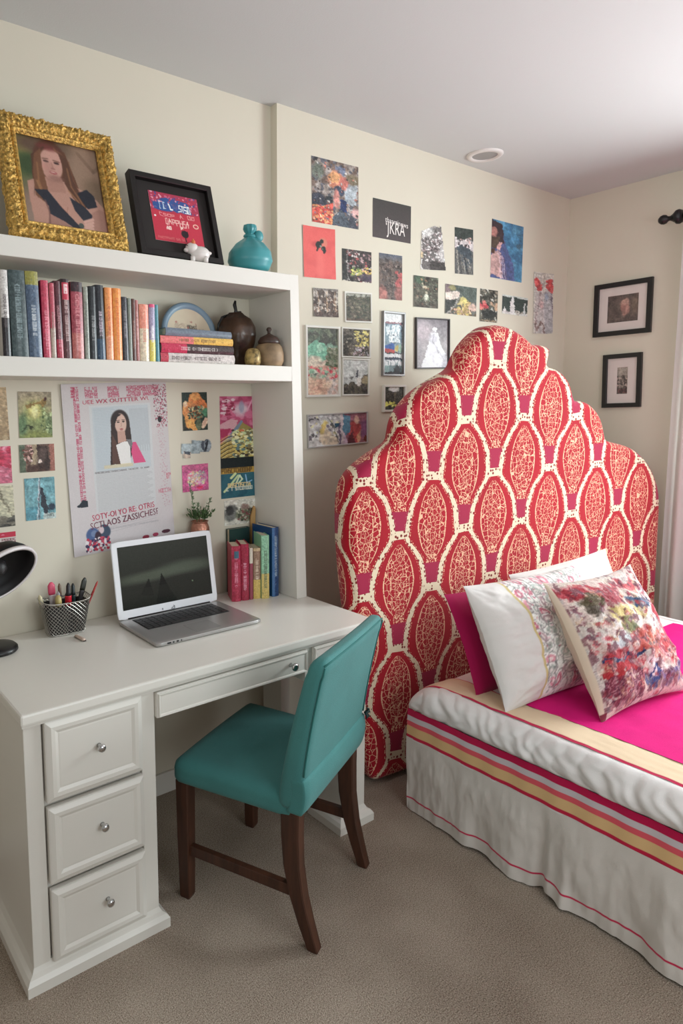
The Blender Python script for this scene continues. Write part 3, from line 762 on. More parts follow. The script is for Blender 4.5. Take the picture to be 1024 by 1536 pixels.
G1 = 'photos and cards on the wall above the headboard'
def q(x0, y0, x1, y1, x2, y2, x3, y3): return [(x0, y0), (x1, y1), (x2, y2), (x3, y3)]

# large painting print
cv = CV(72, 106, (150, 138, 130), 11).blotch((116, 96, 86), 10, .45, .2).blotch((176, 166, 160), 8, .55, .2).blotch((92, 92, 100), 14, .62, .1)
cv.rect(.68, .18, .95, .62, (168, 182, 192), .8).rect(.5, .06, .68, .26, (104, 122, 158), .7).ell(.86, .22, .16, .09, (134, 120, 96), 0, .3)
cv.ell(.5, .28, .17, .15, (206, 128, 96), 0, .3).ell(.47, .24, .12, .09, (222, 160, 104), 0, .3).ell(.66, .32, .1, .1, (194, 108, 96), 0, .4).ell(.56, .44, .12, .07, (64, 72, 92), 0, .2).ell(.5, .56, .07, .14, (206, 134, 124), 0, .3)
cv.poly([(.58, .56), (.7, .56), (.72, .75), (.56, .75)], (44, 60, 104)).ell(.12, .66, .16, .12, (62, 66, 78), 0, .2).ell(.34, .6, .08, .06, (50, 54, 58), 0, .2)
cv.poly([(0, .78), (.42, .64), (.46, 1), (0, 1)], (206, 78, 62)).spots([(226, 150, 90), (196, 48, 52), (238, 180, 130), (150, 60, 50)], 110, .008, .02, 0, .7, .42, 1)
cv.poly([(.42, .84), (.6, .72), (.74, .84), (.78, 1), (.4, 1)], (78, 88, 98)).poly([(.76, .86), (.84, .74), (.94, .8), (.96, 1), (.74, 1)], (74, 78, 90)).ell(.92, .74, .1, .08, (206, 160, 156), 0, .3)
cv.ell(.07, .03, .05, .03, (54, 52, 56)).ell(.12, .2, .12, .12, (108, 116, 104), 0, .5).spots([(200, 196, 190), (86, 76, 74), (188, 120, 104), (110, 116, 130)], 130, .006, .016).grain(18)
picture('art_print', 'largest colourful painted print, topmost on the photo wall, beside the wall corner', 'picture', cv, q(466, 232, 536, 252, 538, 345, 468, 332), group=G1)
# coral card with small dark figure
cv = CV(52, 80, (222, 84, 78), 12).grain(4).blotch((206, 70, 66), 4, .6, .3, .5).ell(.52, .72, .12, .3, (232, 104, 96), 0, .9, .5)
cv.ell(.42, .34, .16, .06, (188, 60, 58), 0, .6, .7).ell(.62, .30, .13, .10, (210, 112, 92), 0, .2)
for a in ((.48, .34, .09, .07), (.58, .27, .06, .04), (.63, .41, .07, .05), (.45, .42, .03, .06), (.66, .46, .04, .05)): cv.ell(a[0], a[1], a[2], a[3], (40, 44, 42), .3, .1)
cv.ell(.54, .37, .03, .02, (120, 140, 130)).ell(.60, .42, .02, .015, (90, 110, 100))
picture('greeting_card', 'plain coral red card with a small dark figure, on the wall', 'card', cv, q(452, 337, 501, 345, 503, 421, 456, 414), group=G1, curl=.003)
# dark card with white lettering
cv = CV(50, 60, (70, 62, 62), 13).grad((66, 62, 60), (78, 68, 68)).rect(0, 0, 1, .015, (40, 60, 54)).grain(3)
o = picture('lettered_card', 'dark grey card with white lettering on the photo wall', 'card', cv, q(558, 295, 615, 311, 616, 368, 559, 353), group=G1)
c_, W_, H_, an_ = place(q(558, 295, 615, 311, 616, 368, 559, 353), 'y', 0)
MT = Matrix.Translation((0, -.0022, 0)) @ Matrix.Rotation(an_, 4, 'Y').inverted() @ Matrix.Rotation(R(90), 4, 'X')
M_ltr = mat('white_lettering', (236, 228, 224), .7)
m = MB(); m.text('\u2018JKRA', W_*.27, MT @ Matrix.Translation((W_*.08, -H_*.20, 0)) @ Matrix.Diagonal((.8, 1.15, 1, 1))); m.text('thaartinews', W_*.13, MT @ Matrix.Translation((W_*.12, -H_*.02, 0)) @ Matrix.Rotation(R(-4), 4, 'Z')); m.build('lettering', M_ltr, o)

def dark_photo(w_, h_, seed, base, cols, n=90, r=(.01, .035), grain=18):
    return CV(w_, h_, base, seed).blotch(tuple(int(x*.6) for x in base), 6, .45, .2).spots(cols, n, r[0], r[1]).grain(grain)
cv = dark_photo(44, 52, 14, (70, 60, 58), [(186, 150, 150), (150, 110, 112), (206, 196, 190), (60, 50, 50), (160, 70, 70)], 120)
cv.spots([(206, 196, 90), (226, 206, 120), (96, 120, 70)], 40, .02, .045, .3, .55, .65, .82).spots([(216, 186, 80), (200, 150, 110)], 20, .02, .04, .65, .5, 1, .75).ell(.8, .82, .25, .12, (70, 56, 80), 0, .3, .8)
cv.rect(0, .0, .14, 1, (40, 44, 40), .8).rect(.16, 0, .19, 1, (190, 190, 184), .5).rect(0, .955, 1, 1, (206, 198, 180))
picture('photo_print', 'small floral photo with yellow and mauve blooms, directly right of the coral card', 'photo', cv, q(512, 372, 556, 379, 557, 426, 513, 420), group=G1)
cv = dark_photo(34, 60, 15, (104, 86, 78), [(86, 70, 66), (120, 104, 96), (72, 66, 64)], 120).grad((84, 90, 106), (110, 96, 86), y1=.2).spots([(110, 92, 84), (70, 60, 60), (90, 80, 76)], 150, .01, .04, y0=.12).spots([(186, 84, 84), (166, 76, 76)], 22, .02, .04, .7, .35, .95, .7)
cv.ell(.1, .9, .22, .2, (176, 108, 98), 0, .5, .9).ell(.85, .85, .2, .2, (160, 92, 86), 0, .5, .8).grain(14)
picture('photo_print', 'narrow upright brown and dusty red photo below the dark lettered card', 'photo', cv, q(567, 378, 602, 385, 603, 452, 569, 447), group=G1)
cv = CV(50, 50, (176, 164, 154), 16).blotch((84, 70, 62), 7, .42, .1).spots([(60, 46, 40), (96, 74, 62), (210, 196, 180), (120, 90, 74)], 120, .015, .05, y0=.25).rect(0, .8, 1, 1, (70, 52, 46), .7)
for k in range(9): cv.line([(.08+k*.11, .1), (.1+k*.11, .8)], .012, [(70, 54, 46), (206, 170, 130), (96, 90, 84)][k % 3], .8)
cv.rect(0, .0, 1, .05, (120, 112, 106)).grain(16)
picture('photo_print', 'small photo of bare brown branches, directly below the coral card', 'photo', cv, q(467, 431, 506, 435, 506, 477, 471, 474), group=G1, curl=.004)
cv = CV(42, 50, (84, 80, 66), 17).spots([(104, 100, 78), (66, 72, 58), (124, 112, 92), (60, 56, 50), (96, 84, 72)], 200, .015, .04).rect(0, 0, 1, .1, (196, 196, 186), .6).spots([(70, 72, 58)], 20, .02, .05, 0, 0, 1, .2).rect(0, .88, 1, 1, (92, 66, 54), .6).grain(14)
picture('photo_print', 'square photo of dense dark green and brown undergrowth in a thin white frame', 'photo', cv, q(514, 437, 556, 440, 556, 486, 517, 482), group=G1, frame='white', fb=.007, depth=.008)
cv = CV(48, 106, (200, 176, 158), 18).grad((92, 104, 86), (120, 150, 130), y1=.28).spots([(84, 92, 78), (110, 116, 96), (80, 80, 72)], 80, .02, .05, 0, 0, 1, .22)
cv.poly([(0, .26), (.3, .18), (.55, .22), (.78, .38), (.5, .48), (0, .46)], (118, 178, 150)).poly([(.28, .28), (.4, .19), (.55, .33), (.3, .36)], (160, 208, 180)).ell(.2, .48, .28, .07, (206, 190, 170), 0, .6)
cv.spots([(106, 112, 86), (140, 140, 120), (90, 110, 84)], 70, .015, .035, .6, .3, 1, .56).rect(0, .56, 1, .6, (206, 96, 80), .35).spots([(206, 70, 86), (230, 130, 130), (190, 200, 180), (140, 180, 150), (110, 120, 110)], 60, .01, .028, 0, .58, 1, .76)
cv.rect(0, .76, .62, 1, (216, 172, 144), .7).rect(.6, .74, 1, 1, (196, 184, 182), .7).spots([(206, 150, 130), (226, 190, 160)], 30, .02, .06, 0, .76, 1, 1, .5).grain(12)
picture('framed_photo', 'tall framed photo, green on top and peach below, leftmost of the photo wall', 'photo', cv, q(455, 486, 507, 492, 509, 595, 458, 596), group=G1, frame='white', fb=.010, depth=.012)
cv = dark_photo(42, 46, 19, (92, 84, 72), [(120, 110, 96), (70, 64, 58), (140, 128, 110)], 120).spots([(206, 186, 80), (190, 168, 76), (216, 200, 120)], 60, .02, .045, .45, .02, 1, .6).spots([(190, 170, 180), (140, 110, 110), (160, 160, 160)], 40, .015, .04, .4, .6, 1, 1).grain(14)
picture('framed_photo', 'square framed photo of yellow foliage on a dark trunk', 'photo', cv, q(510, 490, 554, 494, 554, 538, 511, 536), group=G1, frame='white', fb=.007, depth=.010)
cv = CV(42, 54, (190, 192, 188), 20).blotch((206, 206, 202), 5, .5, .3, .6).poly([(0, .68), (.2, .7), (.34, .58), (.5, .7), (.7, .5), (.8, .42), (1, .36), (1, 1), (0, 1)], (86, 80, 70)).ell(.62, .62, .1, .12, (206, 200, 192), 0, .4).ell(.86, .56, .14, .12, (150, 136, 104), 0, .4)
cv.poly([(.5, .5), (.56, .26), (.6, .5)], (76, 80, 90)).spots([(56, 54, 48), (96, 90, 76), (70, 66, 64)], 60, .02, .05, 0, .7, 1, 1).scrib(.14, .48, .4, .54, (90, 86, 84), 1, 5, .006).grain(10)
picture('framed_photo', 'framed photo of dark trees under a pale grey sky, below the yellow foliage photo', 'photo', cv, q(511, 537, 552, 539, 552, 594, 512, 593), group=G1, frame='white', fb=.007, depth=.010)
# clover grey double frame with sign above, shop below
cv = CV(42, 96, (222, 222, 222), 22).rect(.05, .13, .95, .63, (126, 150, 162)).blotch((84, 96, 110), 10, .6, .1, .7, .05, .13, .95, .5).scrib(.16, .18, .84, .46, (224, 232, 234), 3, 5, .012).rect(.1, .13, .9, .16, (170, 80, 84), .6)
cv.poly([(.06, .52), (.5, .46), (.6, .52), (.6, .58), (.06, .58)], (52, 92, 160)).rect(.05, .57, .6, .63, (186, 70, 66)).ell(.7, .56, .1, .06, (200, 180, 100)).ell(.86, .55, .1, .07, (150, 180, 160)).rect(.05, .63, .95, .645, (70, 72, 74))
cv.rect(.05, .71, .95, .99, (120, 142, 146)).rect(.05, .71, .95, .76, (60, 70, 84)).scrib(.08, .75, .92, .84, (232, 234, 236), 1, 5, .014).ell(.7, .92, .16, .09, (56, 60, 62), 0, .3).rect(.05, .95, .95, .99, (62, 58, 62)).rect(.05, .84, .3, .95, (140, 170, 168)).grain(10)
picture('framed_photo', 'narrow grey framed double photo of blue shop signs', 'photo', cv, q(571, 466, 604, 470, 604, 565, 572, 563), group=G1, frame='grey', fb=.009, depth=.016, ph=.35)
# bride
cv = CV(58, 84, (172, 166, 168), 23).grad((132, 124, 130), (178, 172, 174), y1=.6).ell(.18, .25, .3, .22, (196, 180, 186), 0, .9, .8).ell(.55, .2, .07, .06, (232, 228, 230)).ell(.5, .3, .08, .08, (196, 190, 196), 0, .4)
cv.poly([(.46, .26), (.64, .26), (.74, .5), (.98, .78), (.96, 1), (.12, 1), (.3, .68)], (236, 234, 240)).ell(.5, .38, .14, .1, (200, 196, 204), .3, .5, .7).line([(.52, .3), (.48, .44), (.62, .56), (.66, .7)], .01, (150, 144, 156), .6).line([(.6, .56), (.84, .8)], .008, (180, 176, 190), .7)
cv.ell(.9, .88, .1, .2, (150, 146, 156), .2, .6, .6).ell(.06, .7, .12, .3, (160, 154, 160), 0, .7, .6).grain(7)
picture('framed_photo', 'black and white photo of a bride in a thin dark frame, next to the headboard', 'photo', cv, q(620, 475, 671, 480, 672, 555, 623, 551), group=G1, frame='dark', fb=.006, depth=.014, ph=.15)
cv = dark_photo(34, 42, 24, (62, 58, 46), [(80, 76, 58), (48, 46, 38), (96, 88, 60)], 80).ell(.5, .06, .26, .14, (226, 226, 220), 0, .4).rect(.46, .18, .56, .6, (120, 110, 84), .5).spots([(206, 206, 70), (226, 220, 90)], 14, .03, .06, .05, .66, .6, .8).rect(.62, .3, .72, 1, (46, 40, 36), .7).grain(14)
picture('framed_photo', 'smallest framed photo, dark with yellow lights, beside the headboard edge', 'photo', cv, q(572, 576, 606, 579, 606, 617, 573, 618), group=G1, frame='white', fb=.010, depth=.014)
cv = CV(96, 54, (206, 202, 198), 25)
cv.blotch((170, 164, 166), 12, .5, .1, .7, x1=.53).spots([(90, 86, 88), (206, 196, 150), (130, 120, 130), (232, 230, 226)], 70, .02, .05, 0, 0, .5, 1).ell(.28, .7, .1, .26, (214, 190, 160), 0, .3, .9).ell(.24, .4, .04, .2, (206, 176, 90), .2, .4, .9).ell(.4, .85, .09, .14, (226, 206, 180), 0, .3)
cv.rect(.43, .3, .52, .42, (40, 80, 100)).rect(.5, .3, .53, 1, (110, 96, 120)).line([(.3, .1), (.42, .4), (.48, .9)], .012, (100, 110, 100), .8).rect(.53, 0, .57, 1, (214, 200, 204))
cv.rect(.57, 0, 1, 1, (156, 96, 112)).poly([(.57, 0), (.7, .05), (.68, .6), (.6, .8), (.57, .5)], (92, 142, 170)).poly([(.7, .3), (.8, .15), (.9, .4), (.86, 1), (.66, 1)], (188, 70, 72)).ell(.82, .2, .05, .14, (226, 180, 160), 0, .3).ell(.86, .78, .04, .2, (230, 170, 130), .2, .3).ell(.94, .5, .06, .3, (140, 86, 130), 0, .5).poly([(.66, .8), (.74, .5), (.78, 1), (.64, 1)], (100, 50, 60)).poly([(.57, .55), (.62, .8), (.66, 1), (.57, 1)], (206, 180, 200)).ell(.97, .85, .03, .15, (110, 50, 40))
cv.grain(12)
picture('framed_photo', 'wide framed pair of colourful figure pictures, lowest on the photo wall', 'photo', cv, q(459, 621, 549, 618, 551, 666, 460, 671), group=G1, frame='silver', fb=.006, depth=.010)
# owl like cut-out
cv = CV(38, 70, (214, 208, 202), 26).ell(.56, .55, .5, .5, (110, 104, 102), 0, .1).rect(.05, .3, .96, .97, (104, 98, 96)).poly([(.36, .04), (.5, .12), (.62, .06), (.84, .02), (.94, .3), (.3, .3)], (110, 106, 104))
cv.spots([(196, 186, 184), (70, 62, 62), (150, 130, 130), (226, 220, 218)], 260, .008, .022, .03, .16, .95, .8).poly([(.36, .04), (.5, .13), (.4, .2)], (60, 60, 58)).ell(.86, .62, .14, .2, (206, 202, 200), 0, .5, .8).ell(.06, .66, .06, .08, (216, 190, 150)).ell(.92, .74, .05, .03, (236, 234, 230)).rect(.34, .78, 1, 1, (62, 56, 54), .85).ell(.3, .14, .2, .12, (222, 220, 216), 0, .6, .8).grain(16)
mk = ~((cv.Y < .20-.32*cv.X) | ((cv.Y < .02+.26*np.abs(cv.X-.62)) & (cv.X > .3) & (cv.X < .8) & (cv.Y < .08)) | (cv.X > .86+.14*cv.Y) | (cv.X < .1-.1*cv.Y))
picture('cutout_photo', 'speckled black and white cut-out photo, irregular outline, right of the dark lettered card', 'photo', cv, q(629, 336, 664, 337, 670, 409, 629, 401), group=G1, mask=mk)
cv = CV(32, 76, (92, 92, 92), 27).rect(0, 0, 1, .24, (58, 66, 62)).poly([(0, .2), (.3, .3), (.6, .2), (1, .26), (1, .46), (.7, .44), (.3, .36), (0, .42)], (206, 196, 196)).poly([(.05, .4), (.35, .34), (.8, .44), (.9, .7), (.6, .9), (.3, .7)], (66, 76, 84))
for k in range(7): cv.line([(.08+k*.1, .48+.03*k), (.2+k*.12, 1)], .008, [(196, 186, 170), (60, 58, 56), (150, 140, 124)][k % 3], .8)
cv.spots([(206, 170, 160), (60, 50, 50)], 20, .01, .025, .2, .18, .9, .4).grain(10)
picture('photo_print', 'narrow tall photo with dark top and pale falling streaks, left of the blue photo', 'photo', cv, q(680, 339, 707, 346, 711, 415, 683, 408), group=G1)
# blue portrait
cv = CV(50, 90, (58, 128, 168), 28).blotch((44, 106, 148), 6, .5, .2, .8).blotch((90, 156, 190), 5, .6, .2, .6).ell(.84, .36, .1, .05, (60, 96, 120), 0, .4)
cv.poly([(0, 0), (.26, .04), (.36, .18), (.4, .4), (.58, .56), (.72, .8), (.74, 1), (0, 1)], (74, 88, 138)).poly([(0, 0), (.26, .03), (.35, .16), (.36, .36), (.24, .4), (0, .3)], (62, 48, 56))
cv.ell(.06, .2, .13, .08, (176, 116, 108), 0, .3).poly([(0, .28), (.22, .27), (.2, .4), (.1, .5), (0, .48)], (84, 70, 60)).poly([(.14, .48), (.22, .34), (.3, .36), (.24, .5)], (206, 156, 152)).poly([(0, .6), (.2, .5), (.3, .55), (.34, .8), (.38, .97), (0, .93)], (190, 150, 146))
for k in range(6): cv.line([(.2+k*.03, .5+k*.02), (.3+k*.03, .74), (.3+k*.035, .98)], .005, [(226, 206, 220), (120, 84, 110)][k % 2], .9)
cv.ell(.06, .54, .06, .04, (90, 60, 50)).grain(6)
picture('photo_print', 'upright photo of a dark haired figure in blue, on the photo wall', 'photo', cv, q(736, 327, 784, 341, 782, 427, 736, 413), group=G1, mats=M_gloss)
cv = dark_photo(40, 46, 29, (84, 80, 68), [(104, 96, 80), (66, 66, 56), (140, 104, 84), (110, 120, 96)], 120).ell(.2, .1, .2, .12, (70, 90, 70), 0, .5).spots([(190, 176, 150), (160, 130, 100)], 14, .015, .04, .3, .1, .55, .5).ell(.5, .64, .09, .09, (206, 206, 186), 0, .4).line([(.42, .7), (.5, .86), (.68, .96)], .012, (196, 196, 176), .8).rect(0, .8, 1, 1, (66, 58, 50), .5).grain(14)
picture('photo_print', 'small square dark photo of a pale bloom, below the speckled cut-out', 'photo', cv, q(619, 412, 656, 418, 656, 464, 620, 459), group=G1, curl=.002)
cv = CV(52, 46, (92, 94, 88), 30).rect(.3, 0, 1, .45, (88, 98, 92)).poly([(0, .2), (.42, .18), (.4, .4), (.2, .5), (0, .48)], (214, 196, 184)).ell(.06, .12, .1, .14, (120, 100, 104), 0, .4).ell(.2, .08, .1, .08, (150, 144, 96), 0, .4).poly([(0, .52), (.34, .46), (.28, .7), (.05, .95), (0, .9)], (62, 66, 64))
cv.spots([(206, 182, 104), (216, 196, 130), (180, 150, 96)], 50, .03, .06, .4, .5, .78, .95).ell(.56, .46, .12, .12, (206, 190, 110), 0, .4).ell(.86, .68, .14, .14, (216, 182, 166), 0, .4).spots([(206, 166, 140), (120, 96, 70)], 40, .02, .04, .1, .78, 1, 1).line([(.44, .36), (.3, .66), (.06, .96)], .02, (176, 170, 166), .8).grain(12)
picture('photo_print', 'wider than tall photo of pale and yellow flowers, in the row above the headboard', 'photo', cv, q(667, 425, 714, 433, 713, 476, 667, 469), group=G1, curl=.002)
cv = dark_photo(30, 54, 31, (92, 90, 80), [(130, 124, 110), (66, 66, 60), (150, 140, 120), (190, 190, 180)], 100).spots([(206, 70, 84), (190, 60, 70), (216, 120, 110)], 12, .03, .06, 0, .35, .4, .55).ell(.5, .74, .42, .14, (50, 52, 50), 0, .2).rect(.0, .92, 1, .96, (176, 150, 120), .8).spots([(186, 150, 120)], 12, .02, .05, .55, .4, 1, .6).grain(14)
picture('photo_print', 'small upright photo with a red flower on dark ground, directly above the headboard peak', 'photo', cv, q(719, 432, 746, 437, 745, 485, 719, 481), group=G1)
cv = CV(44, 34, (58, 70, 66), 32).grain(8).rect(0, 0, 1, .05, (190, 196, 190)).rect(.96, 0, 1, 1, (200, 204, 200)).rect(.0, .84, 1, 1, (206, 206, 200)).rect(.32, .05, .42, .95, (220, 222, 218)).poly([(.3, .3), (.37, .1), (.44, .3), (.46, .95), (.3, .95)], (214, 210, 208)).rect(.82, .3, .88, .9, (196, 200, 198)).poly([(.02, .84), (.07, .5), (.12, .84)], (230, 228, 224)).spots([(206, 200, 190), (150, 140, 130)], 26, .02, .05, .4, .76, .96, .94).rect(0, .8, .3, .9, (200, 190, 190), .7)
picture('photo_print', 'small dark green photo with white columns, right of the headboard peak', 'photo', cv, q(753, 441, 791, 448, 790, 475, 752, 470), group=G1, ph=.3)
cv = CV(30, 98, (196, 190, 180), 33).blotch((206, 202, 196), 6, .5, .2, .6).poly([(.06, .32), (.5, .3), (.5, 1), (.02, .96)], (186, 178, 176)).poly([(.5, .3), (.9, .3), (1, .95), (.5, 1)], (168, 166, 170))
for cx_ in (.22, .8):
    cv.spots([(196, 56, 60), (176, 60, 66), (216, 90, 90)], 26, .016, .035, cx_-.14, .1, cx_+.14, .28)
cv.ell(.5, .1, .06, .1, (170, 160, 150), 0, .5).line([(.3, .3), (.24, .5), (.1, .7), (.1, .9)], .006, (130, 100, 104), .8).line([(.86, .32), (.9, .5), (.98, .7)], .008, (96, 84, 100), .8).ell(.38, .5, .12, .08, (206, 150, 150), 0, .7, .7).ell(.62, .38, .1, .06, (130, 144, 170), 0, .7, .7)
for k in range(6): cv.line([(.3+k*.09, .4), (.2+k*.13, .96)], .006, (206, 206, 208), .5)
cv.line([(.06, .8), (.14, .93), (.3, .84), (.36, .8), (.5, .86), (.52, .97)], .012, (124, 96, 90), .8).grain(8)
picture('art_print', 'tall pale print of two red headed grey gowned figures, near the room corner', 'picture', cv, q(800, 407, 829, 412, 828, 501, 799, 500), group=G1, curl=.002)

# framed pictures on the right wall
cv = CV(50, 44, (96, 82, 76), 41).blotch((78, 68, 62), 4, .5, .3).ell(.55, .3, .14, .16, (176, 138, 122), 0, .4).ell(.58, .55, .12, .2, (166, 124, 112), .2, .4).ell(.5, .45, .1, .12, (150, 106, 96), 0, .4).ell(.86, .4, .1, .3, (130, 110, 92), 0, .8, .6).grain(6)
G2 = 'black framed pictures on the right wall'
picture('picture_frame', 'landscape black framed portrait with wide white mount, upper one on the right wall', 'picture', cv, q(893, 429, 981, 415, 977, 499, 891, 506), 'x', XR, G2, 'black', .026, .018, matw=.047, mats=M_gloss)
cv = CV(32, 56, (140, 130, 120), 42).rect(0, 0, 1, .28, (156, 146, 134)).poly([(.0, .5), (.4, .28), (.6, .26), (1, .5), (1, 1), (0, 1)], (96, 86, 80)).spots([(70, 62, 58), (140, 128, 118), (170, 150, 140)], 60, .02, .05, .02, .35, .98, .8).rect(.1, .78, .9, .95, (130, 76, 76), .6).spots([(70, 50, 50)], 14, .03, .05, .05, .75, .95, .98).grain(8)
picture('picture_frame', 'upright black framed small etching with white mount, lower one on the right wall', 'picture', cv, q(906, 533, 965, 528, 961, 610, 904, 612), 'x', XR, G2, 'black', .024, .018, matw=.052, mats=M_gloss)

# ------------------------------------------------------------------ niche wall pictures
NV = NB
G3 = 'photos on the wall above the desk'
cv = CV(30, 80, (176, 150, 112), 51).blotch((150, 124, 90), 4, .5, .3).grad((186, 160, 122), (150, 126, 94)).blotch((196, 172, 134), 5, .6, .2).grain(6)
picture('photo_print', 'tan brown photo cut off by the left edge, high above the desk', 'photo', cv, q(-34, 582, 10, 580, 13, 659, -30, 663), val=NV, group=G3)
cv = CV(52, 72, (150, 140, 112), 52).grad((158, 144, 120), (122, 128, 74)).ell(.45, .4, .4, .3, (186, 170, 120), 0, .8, .7).ell(.48, .55, .38, .34, (134, 146, 90), 0, .5).ell(.45, .4, .2, .18, (206, 196, 110), 0, .7).ell(.46, .42, .1, .14, (226, 222, 150), 0, .8).ell(.1, .72, .14, .24, (96, 122, 84), 0, .6).ell(.9, .7, .12, .22, (110, 130, 86), 0, .6)
cv.poly([(.24, .36), (.2, .3), (.34, .24), (.6, .2), (.76, .12), (.8, .22), (.72, .34), (.6, .26), (.4, .3)], (150, 120, 60)).ell(.78, .15, .05, .05, (86, 52, 48), 0, .3).line([(.08, .84), (.22, .72), (.36, .74)], .014, (56, 70, 44), .9).ell(.35, .76, .07, .04, (60, 66, 40)).spots([(70, 90, 56), (90, 104, 62), (180, 196, 140)], 40, .012, .03, .62, .34, .98, .96).ell(.5, .95, .4, .1, (126, 134, 70), 0, .6).grain(8)
picture('photo_print', 'green and yellow photo of a frog-like shape, largest in the left rows above the desk', 'photo', cv, q(26, 587, 76, 588, 79, 656, 29, 657), val=NV, group=G3)
cv = CV(54, 44, (110, 84, 72), 53).rect(0, 0, .16, 1, (92, 104, 84)).rect(.3, 0, .5, .75, (168, 150, 120), .9).rect(.84, 0, 1, 1, (158, 100, 86)).poly([(.46, 0), (.74, .05), (.84, .6), (.8, .95), (.52, .9)], (62, 46, 42)).ell(.6, .42, .12, .4, (92, 74, 68), .2, .5, .7).spots([(70, 46, 40), (200, 160, 150), (120, 70, 60)], 40, .02, .05, .12, .05, .36, .6).ell(.33, .56, .04, .05, (216, 196, 186)).ell(.56, .58, .05, .06, (222, 196, 184)).rect(.2, .7, .7, 1, (66, 44, 38), .7).grain(12)
picture('photo_print', 'dark brown photo directly below the green frog-like photo', 'photo', cv, q(28, 667, 80, 666, 83, 706, 30, 709), val=NV, group=G3)
cv = CV(48, 66, (104, 158, 168), 54).blotch((84, 136, 146), 5, .5, .2).blotch((130, 182, 190), 5, .6, .2, .7).ell(.35, .4, .26, .34, (130, 180, 186), 0, .15, .5).ell(.35, .4, .22, .3, (100, 154, 164), 0, .2, .8).rect(.0, .66, .4, 1, (74, 138, 156), .7).poly([(.48, .24), (.56, .24), (.74, .8), (.6, .9), (.5, .6)], (52, 56, 66)).line([(.46, 0), (.42, .5), (.36, 1)], .014, (206, 210, 216), .9).line([(.5, 0), (.44, .5), (.42, 1)], .012, (96, 92, 104), .9).ell(.84, .7, .12, .08, (50, 66, 84), 0, .3).rect(.56, .84, 1, 1, (190, 196, 190), .8).scrib(.66, .86, .9, .93, (90, 100, 100), 1, 4, .006).grain(8)
picture('photo_print', 'teal blue photo with a dark pointed shape, left of the large poster', 'photo', cv, q(35, 718, 81, 715, 84, 777, 40, 781), val=NV, group=G3)
cv = CV(30, 60, (196, 96, 122), 55).rect(0, 0, 1, .08, (190, 170, 166)).spots([(186, 40, 74), (206, 60, 96), (226, 150, 170)], 40, .05, .12, y0=.05, y1=.5).blotch((222, 150, 170), 5, .55, .2, .7, y0=.4).line([(.2, .4), (.9, .9)], .012, (166, 70, 96), .7).grain(8)
picture('photo_print', 'pink photo cut off by the left edge, above the black lamp', 'photo', cv, q(-32, 672, 16, 668, 18, 724, -30, 728), val=NV, group=G3)
cv = CV(30, 66, (196, 190, 160), 56).grad((200, 194, 164), (180, 176, 150)).line([(.45, .0), (.86, .72)], .016, (120, 112, 92), .9).poly([(0, .76), (.5, .72), (.8, .78), (1, .7), (1, 1), (0, 1)], (92, 88, 80)).spots([(70, 68, 62), (120, 114, 100)], 50, .02, .05, 0, .74, 1, 1).grain(10)
picture('photo_print', 'pale olive photo with dark ground cut off by the left edge, above the black lamp', 'photo', cv, q(-30, 732, 19, 727, 23, 788, -27, 795), val=NV, group=G3)
cv = CV(40, 34, (206, 196, 190), 57).rect(0, 0, 1, .42, (196, 24, 62)).scrib(.3, .5, 1, .9, (120, 60, 70), 2, 8, .012).ell(.6, .2, .05, .05, (226, 120, 150))
picture('paper_slip', 'red and white paper slip on the wall behind the black lamp', 'card', cv, q(-26, 802, 23, 797, 24, 815, -25, 822), val=NV, group=G3)
# orange flower print
cv = CV(54, 76, (40, 56, 50), 58).ell(.52, .3, .3, .3, (222, 124, 48), 0, .1).ell(.22, .42, .2, .22, (226, 140, 66), .4, .15).ell(.76, .34, .2, .2, (216, 120, 50), -.4, .15).ell(.3, .66, .2, .26, (232, 150, 60), .3, .2).poly([(.1, .76), (.3, .6), (.6, 1), (.4, 1)], (236, 160, 66)).ell(.86, .8, .09, .16, (232, 190, 160), .5, .2).ell(.5, .1, .2, .1, (226, 150, 70), 0, .2)
cv.ell(.5, .5, .32, .2, (190, 120, 66), 0, .2).spots([(60, 70, 50), (90, 60, 40), (206, 190, 140), (100, 140, 110)], 90, .015, .035, .24, .36, .8, .68).ell(.9, .52, .12, .12, (74, 136, 100), 0, .3).ell(.62, .84, .12, .14, (96, 110, 80), 0, .4).poly([(0, .8), (.2, .9), (.35, 1), (0, 1)], (44, 44, 36)).ell(.12, .3, .08, .08, (236, 190, 150), 0, .3).grain(10)
picture('art_print', 'small print of a large orange flower on dark green', 'picture', cv, q(271, 588, 309, 589, 312, 645, 275, 646), val=NV, group=G3)
# grey shapes cutout
cv = CV(70, 40, (150, 162, 166), 59)
cv.rect(.0, .24, .7, .72, (158, 172, 176)).rect(.34, .04, .9, .6, (146, 162, 168)).ell(.78, .3, .16, .34, (70, 78, 90), .2, .2).ell(.80, .34, .08, .2, (150, 164, 174), .3, .3).ell(.86, .3, .14, .3, (160, 172, 180), .4, .3, .8).ell(.8, .32, .05, .26, (40, 44, 54), .2, .3).rect(.06, .62, .3, .98, (186, 166, 148)).rect(.08, .62, .28, .76, (70, 80, 90)).grain(7)
mk = ((cv.X < .62) & (cv.Y > .24) & (cv.Y < .78)) | ((cv.X > .33) & (cv.X < .92) & (cv.Y > .04+.1*cv.X) & (cv.Y < .70)) | ((cv.X > .05) & (cv.X < .31) & (cv.Y > .6)) | (((cv.X-.84)/.15)**2+((cv.Y-.36)/.34)**2 < 1)
picture('cutout_photo', 'cut-out of pale blue grey machine-like shapes between the orange and the pink prints', 'photo', cv, q(271, 656, 317, 660, 317, 686, 272, 688), val=NV, group=G3, mask=mk)
